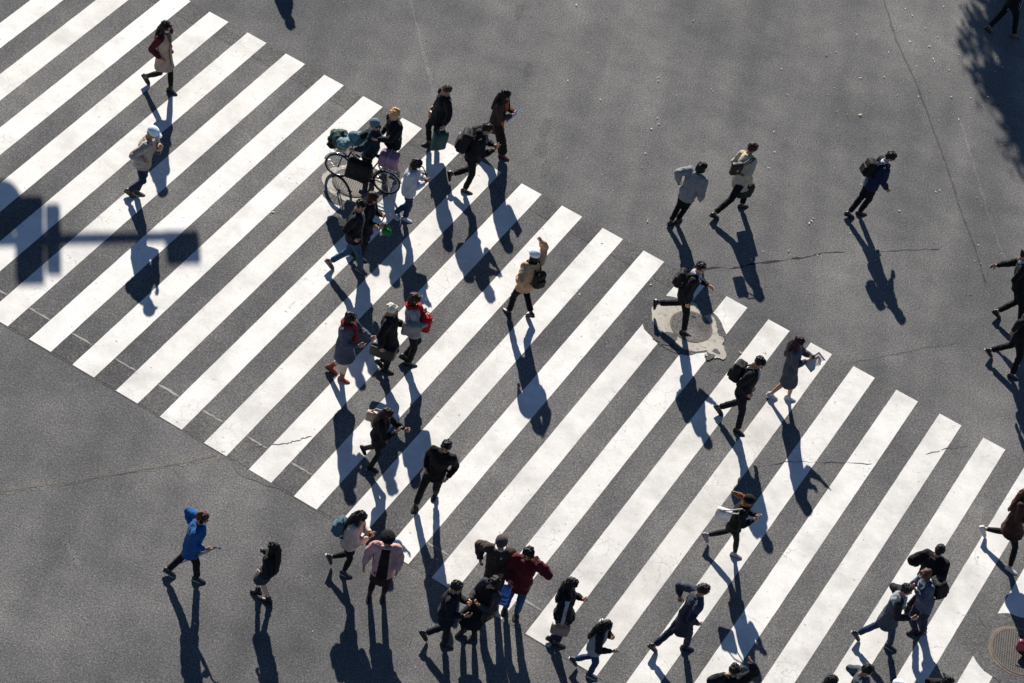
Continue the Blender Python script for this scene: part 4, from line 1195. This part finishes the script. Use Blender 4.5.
p = person(label='woman in grey coat with flying reddish hair holding up a paper', h=(799, 342), L=(772, 393, .13), R=(789, 396, .09), f=(1, .3), fem=True, hair='long', hc='31161a', hsweep=-.07, top=('coat', '4a4b53', .30), flare=.022, aL='reach', aR='phone', legs=('bare', ''), skirt=('8c1f33', .27), shoe=shoes('b9b9bd', 'd6d6da'), look=(0, 20), lean=.2)
sheet(p, 'white sheet of paper held up by the woman in grey coat', 'dcd6d4', (.13, .19), 'L', tilt=.9, rot=-.7)
p = person(label='man in black suit running over the cream ringed manhole', h=(701, 268), L=(659, 303, .32), R=(684, 331, .09), f=(1, .35), hair='short', hc='241a18', top=('suit_jacket', '101116', .45), aL='fore', aR='hang', legs=('trousers', '101116'), skin='c98d76', lean=.15, look=(40, 5), extra=[('collar', 'a9b0ba', 'collar')])
backpack(p, 'slim black backpack on the running man in black suit', '0f1014', (.14, .07, .20))

# ---- upper right
p = person(label='person in light grey jacket seen from behind on the open road', h=(702, 167), L=(671, 221, .12), R=(678, 219, .09), f=(.8, -.55), hair='bob', hc='100d0d', top=('coat', '7d7f80', .42), aL='back', aR='hang', legs=('trousers', '111116'), lean=.2, bulk=.03, look=(20, 10))
p = person(label='man in beige trench coat with a black bag on his back', h=(753, 148), L=(742, 204, .09), R=(715, 213, .16), f=(1, -.15), hair='short', hc='3c1f1c', top=('trench_coat', 'b7aa94', .36), aL='pocket', aR='bag', legs=('trousers', '14151b'), lean=.22, extra=[('belt', '6d5f50', 'belt')])
handbag(p, 'black satchel slung behind the man in beige trench coat', '121217', side='R', mode='hip', size=(.13, .06, .15), off=(-.22, -.26, .34), name='satchel', clasp='d0d0d0')
handbag(p, 'dark green shopping bag carried by the man in beige trench coat', '0f2a16', side='R', mode='hand', size=(.18, .09, .19), mat=cloth('10301a', .6), off=(-.05, -.05, .12), name='shopping_bag')
p = person(label='man in navy blazer bent forward under a black backpack at upper right', h=(891, 157), L=(849, 213, .12), R=(860, 211, .09), f=(1, .05), hair='short', hc='171412', top=('blazer', '17233f', .47), aL='hang', aR=((.05, .30, -.85), (.4, -.8, 0), 'relax'), legs=('trousers', '0f1015'), lean=.35, extra=[('collar', 'c9d2dd', 'collar'), ('tie', 'b5bac2', 'front')], look=(0, 25))
backpack(p, 'boxy black backpack on the bent man in navy blazer', '0d0d10', (.15, .11, .19), None, -.03)

# ---- right edge
p = person(label='man in black suit with swinging arms cut by the right edge', h=(1026, 255), L=(998, 311, .18), R=(1020, 324, .09), f=(1, .25), hair='short', top=('suit_jacket', '0e0f13', .46), aL=((.2, -.75, -.55), (.3, -.6, -.6), 'relax'), aR='hang', legs=('trousers', '0f1014'), lean=.2, extra=[('shirt_cuff', 'b9bdc4', 'collar')])
p = person(label='second black clothed walker at the right edge just below the first', h=(1040, 306), L=(991, 350, .20), R=(1012, 374, .09), f=(1, .3), hair='short', hc='17130f', top=('coat', '111216', .42), aL='hang', aR='swingB', legs=('trousers', '0f1014'), shoe=shoes('0f0f12', 'a8a8ac'), lean=.2)
p = person(label='walker in dark clothes in the tree shade at the top right corner', h=(1024, -30), L=(989, 27, .14), R=(1014, 34, .09), f=(1, .15), hair='short', top=('coat', '14141a', .42), aL='hang', aR='bag', legs=('trousers', '121218'), shoe=shoes('5a3d2c'), lean=.2)
handbag(p, 'black and white striped bag in the tree shade at the top right corner', '2a2a30', side='R', mode='hand', size=(.18, .07, .15), mat=striped('15151b', 'a9aeb6', 6, 'X'), off=(-.05, 0, .14), name='tote_bag')
p = person(label='woman in dark brown coat with white shoes at the right edge', h=(1030, 493), L=(986, 529, .22), R=(1010, 567, .09), f=(.9, .5), fem=True, hair='long', hc='4a2418', top=('coat', '3a2119', .36), aL='phone', aR='fore', legs=('tights', '17181d'), shoe=shoes('c9c5c3', 'dcdad8'), flare=.05, lean=.2)
p = person(label='person in dark trousers stepping past the manhole at the right edge', h=(1052, 604), L=(1024, 650, .18), R=(1036, 662, .09), f=(1, .2), top=('coat', '1a2233', .40), legs=('trousers', '16223a'), aR='bag', shoe=shoes('141418'))
handbag(p, 'deep pink bag held low beside the right hand manhole', '8a2340', side='R', mode='hand', size=(.15, .05, .13), off=(-.10, -.2, -.05))

# ---- bottom right cluster
p = person(label='broad man in black jacket at the head of the bottom right cluster', h=(940, 550), L=(920, 612, .10), R=(908, 606, .09), f=(.75, -.6), hair='short', hc='0f0d0c', top=('jacket', '131318', .44), aL='elbow', aR='pocket', legs=('trousers', '14151b'), bulk=.045, lean=.25)
p = person(label='woman with brown hair and white collar facing left in the bottom right cluster', h=(925, 575), L=(924, 631, .09), R=(915, 628, .13), f=(-1, .2), fem=True, hair='bob', hc='5a3a28', top=('jacket', '4b5566', .44), aL='chest', aR='phone', legs=('trousers', '1a2438'), extra=[('white_collar', 'd9dde2', 'collar')], mask='dfe3e6')
backpack(p, 'round black backpack on the woman with white collar', '12151d', (.16, .12, .19), None, .04)
p = person(label='man in grey shirt and open dark coat with long stride in blue jeans', h=(907, 590), L=(858, 633, .20), R=(890, 645, .09), f=(1, .4), hair='short', hc='17110f', top=('coat', '3c4350', .38), slc='23262f', aL='elbow', aR='fore', legs=('trousers', '22334f'), shoe=shoes('17171b', 'b5b5b9'), lean=.25, flare=.02, extra=[('grey_yoke', '8d939c', 'yoke')])
p = person(label='person in grey jacket with dark hair leaving at the bottom right edge', h=(868, 670), L=(832, 722, .15), R=(850, 730, .09), f=(1, .2), hair='short', hc='14100f', top=('jacket', '4a505b', .45), aL='elbow', aR='fore', legs=('trousers', '171c29'), lean=.25)
p = person(label='walker with black hood showing only the head at the bottom edge', h=(832, 681), L=(812, 738, .12), R=(824, 742, .09), f=(1, .2), hair='bob', hc='0f0f12', top=('coat', '12131a', .40), legs=('trousers', '14151b'), lean=.15)
p = person(label='walker in white cap just entering at the bottom edge', h=(898, 686), L=(880, 742, .12), R=(892, 746, .09), f=(1, .1), hat=('cap', 'dcdfe4'), top=('jacket', '1b1e28', .45), legs=('trousers', '171a24'), lean=.1)
p = person(label='walker with short black hair just entering at the bottom edge', h=(948, 682), L=(930, 738, .12), R=(940, 743, .09), f=(1, .1), hair='short', hc='0d0c0e', top=('jacket', '1a1c24', .45), legs=('trousers', '171a24'), aL='back', lean=.15)
# ---- casts the shadow that enters at the top edge
p = person(label='walker in dark coat above the top edge whose shadow enters the picture', h=(292, -124), L=(270, -70, .12), R=(282, -68, .09), f=(.9, .3), hair='short', top=('coat', '17181d', .40), aL='pocket', aR='pocket', legs=('trousers', '17181d'))


# ------------------------------------------------------------------ bicycle
def bicycle():
    r = .30
    fw = at(342, 178); rw = at(378, 191)
    D = (fw - rw); D.z = 0; wb = D.length; D.normalize(); N = D.cross(UP)
    print('wheelbase', wb); wb = 1.06; mid = (fw + rw) / 2; mid.z = 0
    root = thing('bicycle', 'black city bicycle with loaded front basket on the crossing', 'bicycle', mid)
    blk = metal('1a1b1f', .4, .5); chrome = metal('c9ccd0', .2); rub = cloth('0e0e10', .85, 'rubber'); O = V((0, 0, 0))
    rc = -D * wb / 2 + UP * r; fc = D * wb / 2 + UP * r
    def ringpts(c, rad, n=36): return [c + D * rad * math.cos(2 * PI * i / n) + UP * rad * math.sin(2 * PI * i / n) for i in range(n + 1)]
    for c_ in (rc, fc):
        wh = bpy.data.objects.new('wheel', None); C.objects.link(wh); wh.parent = root
        MB().tube(ringpts(c_, r - .018), .019, 8).build('tyre', rub, wh)
        MB().tube(ringpts(c_, r - .045), .011, 8).build('rim', chrome, wh)
        MB().tube([c_ - N * .05, c_ + N * .05], .022, 10).build('hub', chrome, wh)
        sp = MB()
        for i in range(18):
            a = 2 * PI * i / 18; e = D * math.cos(a + .3) + UP * math.sin(a + .3)
            sp.tube([c_ + N * (.03 if i % 2 else -.03) + e * .02, c_ + e * (r - .045)], .0028, 5)
        sp.build('spokes', chrome, wh)
        MB().tube([c_ + D * (r + .02) * math.cos(t) + UP * (r + .02) * math.sin(t) for t in [PI * (.05 + .07 * i) for i in range(13)]], .016, 8).build('mudguard', chrome, root)
    bb = -D * .10 + UP * .28; seat = -D * .28 + UP * .80; hd_t = D * .33 + UP * .80; hd_b = D * .37 + UP * .60
    f = MB()
    for a, b_, q in ((bb, hd_b, .018), (bb + UP * .12, hd_t - UP * .05, .016), (bb, seat, .016), (hd_b, hd_t, .020)): f.tube([a, b_], q, 10)
    for s_ in (-1, 1):
        f.tube([bb + N * s_ * .03, rc + N * s_ * .055], .010, 8); f.tube([seat - UP * .12 + N * s_ * .015, rc + N * s_ * .055], .009, 8)
    f.build('frame', blk, root)
    k = MB()
    for s_ in (-1, 1): k.tube([hd_b, fc + UP * .34 + N * s_ * .05 - D * .05, fc + N * s_ * .055], .012, 8)
    k.build('fork', blk, root)
    st = hd_t + UP * .17 - D * .03
    hb = MB().tube([st - D * .20 + N * .29, st - D * .08 + N * .25, st + D * .03 + N * .06, st + D * .03 - N * .06, st - D * .08 - N * .25, st - D * .20 - N * .29], .012, 8).build('handlebar', chrome, root)
    MB().tube([hd_t, st + D * .03], .014, 8).build('stem', chrome, root)
    for s_ in (-1, 1):
        MB().tube([st - D * .12 + N * s_ * .265, st - D * .22 + N * s_ * .295], .018, 8).build('grip', rub, hb)
        MB().tube([st - D * .08 + N * s_ * .24 + D * .03, st - D * .19 + N * s_ * .28 + D * .045], .006, 6).build('brake_lever', chrome, hb)
    MB().tube([seat - UP * .05, seat + UP * .06], .013, 8).build('seat_post', chrome, root)
    sd = MB(); sd.loft([(seat + UP * .10 - D * .14, N * .07, UP * .025), (seat + UP * .11 - D * .08, N * .105, UP * .04), (seat + UP * .105, N * .07, UP * .035), (seat + UP * .10 + D * .13, N * .022, UP * .02)], 14); sd.build('saddle', leather('17130f'), root)
    cr = MB(); cr.tube([bb - N * .07, bb + N * .07], .018, 8); cr.tube([bb + N * .07, bb + N * .08 + D * .16 - UP * .04], .010, 6); cr.tube([bb - N * .07, bb - N * .08 - D * .16 + UP * .04], .010, 6); cr.tube(ringpts(bb + N * .05, .09, 24), .006, 6); cr.build('crank', chrome, root)
    for s_ in (-1, 1): MB().box(bb + N * s_ * .13 + (D * .16 - UP * .04) * s_, (D, N, UP), (.045, .045, .012), .006).build('pedal', rub, root)
    ch = MB(); ch.tube([bb + N * .05 + UP * .09, rc + N * .05 + UP * .035], .006, 6); ch.tube([bb + N * .05 - UP * .09, rc + N * .05 - UP * .035], .006, 6); ch.build('chain', metal('4a4642', .5), root)
    # rear carrier and front basket
    ca = MB(); z = UP * (r * 2 + .05)
    for s_ in (-.06, 0, .06): ca.tube([-D * (wb / 2 + .22) + z + N * s_, -D * (wb / 2 - .15) + z + N * s_], .006, 6)
    for s_ in (-.07, .07): ca.tube([rc + N * s_, -D * (wb / 2 + .02) + z + N * s_], .006, 6)
    for q in (-.2, 0, .12): ca.tube([-D * (wb / 2 + q) * 1 + z + N * -.07, -D * (wb / 2 + q) + z + N * .07], .006, 6)
    ca.build('rear_carrier', chrome, root)
    bk = MB(); bc = D * (wb / 2 + .02) + UP * .78
    for i in range(7):
        t = i / 6; w_ = .15 + .05 * t; d_ = .11 + .04 * t; zz = UP * (.24 * t)
        q = [bc + zz + D * d_ * a + N * w_ * b_ for a, b_ in ((1, 1), (1, -1), (-1, -1), (-1, 1), (1, 1))]
        bk.tube(q, .005 if i < 6 else .009, 5)
    for i in range(11):
        x = -1 + 2 * i / 10
        for s_ in (-1, 1):
            bk.tube([bc + N * .15 * x + D * .11 * s_, bc + UP * .24 + N * .20 * x + D * .15 * s_], .0035, 4)
            bk.tube([bc + D * .11 * x + N * .15 * s_, bc + UP * .24 + D * .15 * x + N * .20 * s_], .0035, 4)
        bk.tube([bc + N * .15 * x - D * .11, bc + N * .15 * x + D * .11], .0035, 4)
    bk.build('basket', blk, root)
    MB().ell(hd_b + D * .09 + UP * .04, (.05, .04, .04), (D, N, UP)).build('headlamp', chrome, root)
    ks = MB().tube([rc + N * .07, rc + N * .16 - D * .10 - UP * (r - .01)], .008, 6); ks.build('kickstand', chrome, root)
    bw = mid + bc
    # load
    def bundle(nm, lab, off, rr, c_, sd):
        b = MB(); rnd = random.Random(sd)
        for _ in range(7): b.ell(V((rnd.gauss(0, rr * .38), rnd.gauss(0, rr * .38), rnd.gauss(0, rr * .22))), (rr * rnd.uniform(.5, .8), rr * rnd.uniform(.5, .8), rr * rnd.uniform(.4, .6)))
        me = remesh(b, .013, 2); wrinkle(me, .022, 9, sd); root2 = thing(nm, lab, 'bag', bw + off, 'bundles loaded on the bicycle')
        link('body', me, cloth(c_, .7), root2)
        k2 = MB().chain([V((0, 0, rr * .5)), V((.02, 0, rr * .8))], [rr * .22, rr * .12]); k3 = remesh(k2, .01, 2); wrinkle(k3, .008, 30, sd); link('knot', k3, cloth(c_, .7), root2)
    bundle('cloth_bundle', 'dark green cloth bundle heaped in the bicycle basket', UP * .25 + D * .05 + N * -.02, .24, '24443f', 3)
    bundle('cloth_bundle', 'pale teal cloth bundle hanging over the bicycle handlebar', UP * .28 - D * .22 + N * .05, .22, '64858a', 5)
    q = MB().box(V((0, 0, 0)), (D, N, UP), (.27, .11, .24), .07); me = remesh(q, .013, 3); wrinkle(me, .012, 9, 4)  # added bag, hung here to make the dark mass and shade bigger
    pn = thing('added_pannier_bag', 'large black pannier bag added on the near side of the bicycle to widen its shade', 'bag', mid - N * .18 + D * .06 + UP * .52, 'bundles loaded on the bicycle'); link('body', me, cloth('131318', .7), pn)
    MB().box(-N * .105 + UP * .05, (D, N, UP), (.16, .008, .10), .006).build('flap', cloth('1a1a20', .6), pn); MB().tube([D * -.12 + UP * .19, D * -.12 + N * .1 + UP * .27, D * .12 + N * .1 + UP * .27, D * .12 + UP * .19], .012, 8).build('strap', cloth('101014'), pn)
    q = MB().box(V((0, 0, 0)), (D, N, UP), (.20, .16, .15), .06); me = remesh(q, .013, 3); wrinkle(me, .012, 9, 6)
    pn = thing('cargo_bag', 'mauve cargo bag strapped on the rear carrier of the bicycle', 'bag', mid - D * .46 + UP * .93, 'bundles loaded on the bicycle'); link('body', me, cloth('86667c', .7), pn)
    MB().tube([N * -.165, N * -.15 + UP * .16, N * .15 + UP * .16, N * .165], .012, 8).build('strap', cloth('8a8c92'), pn)
    bundle('cloth_bundle', 'black sack tied at the front of the bicycle basket', UP * .10 + D * .27 + N * .02, .17, '16171c', 8)


bicycle()
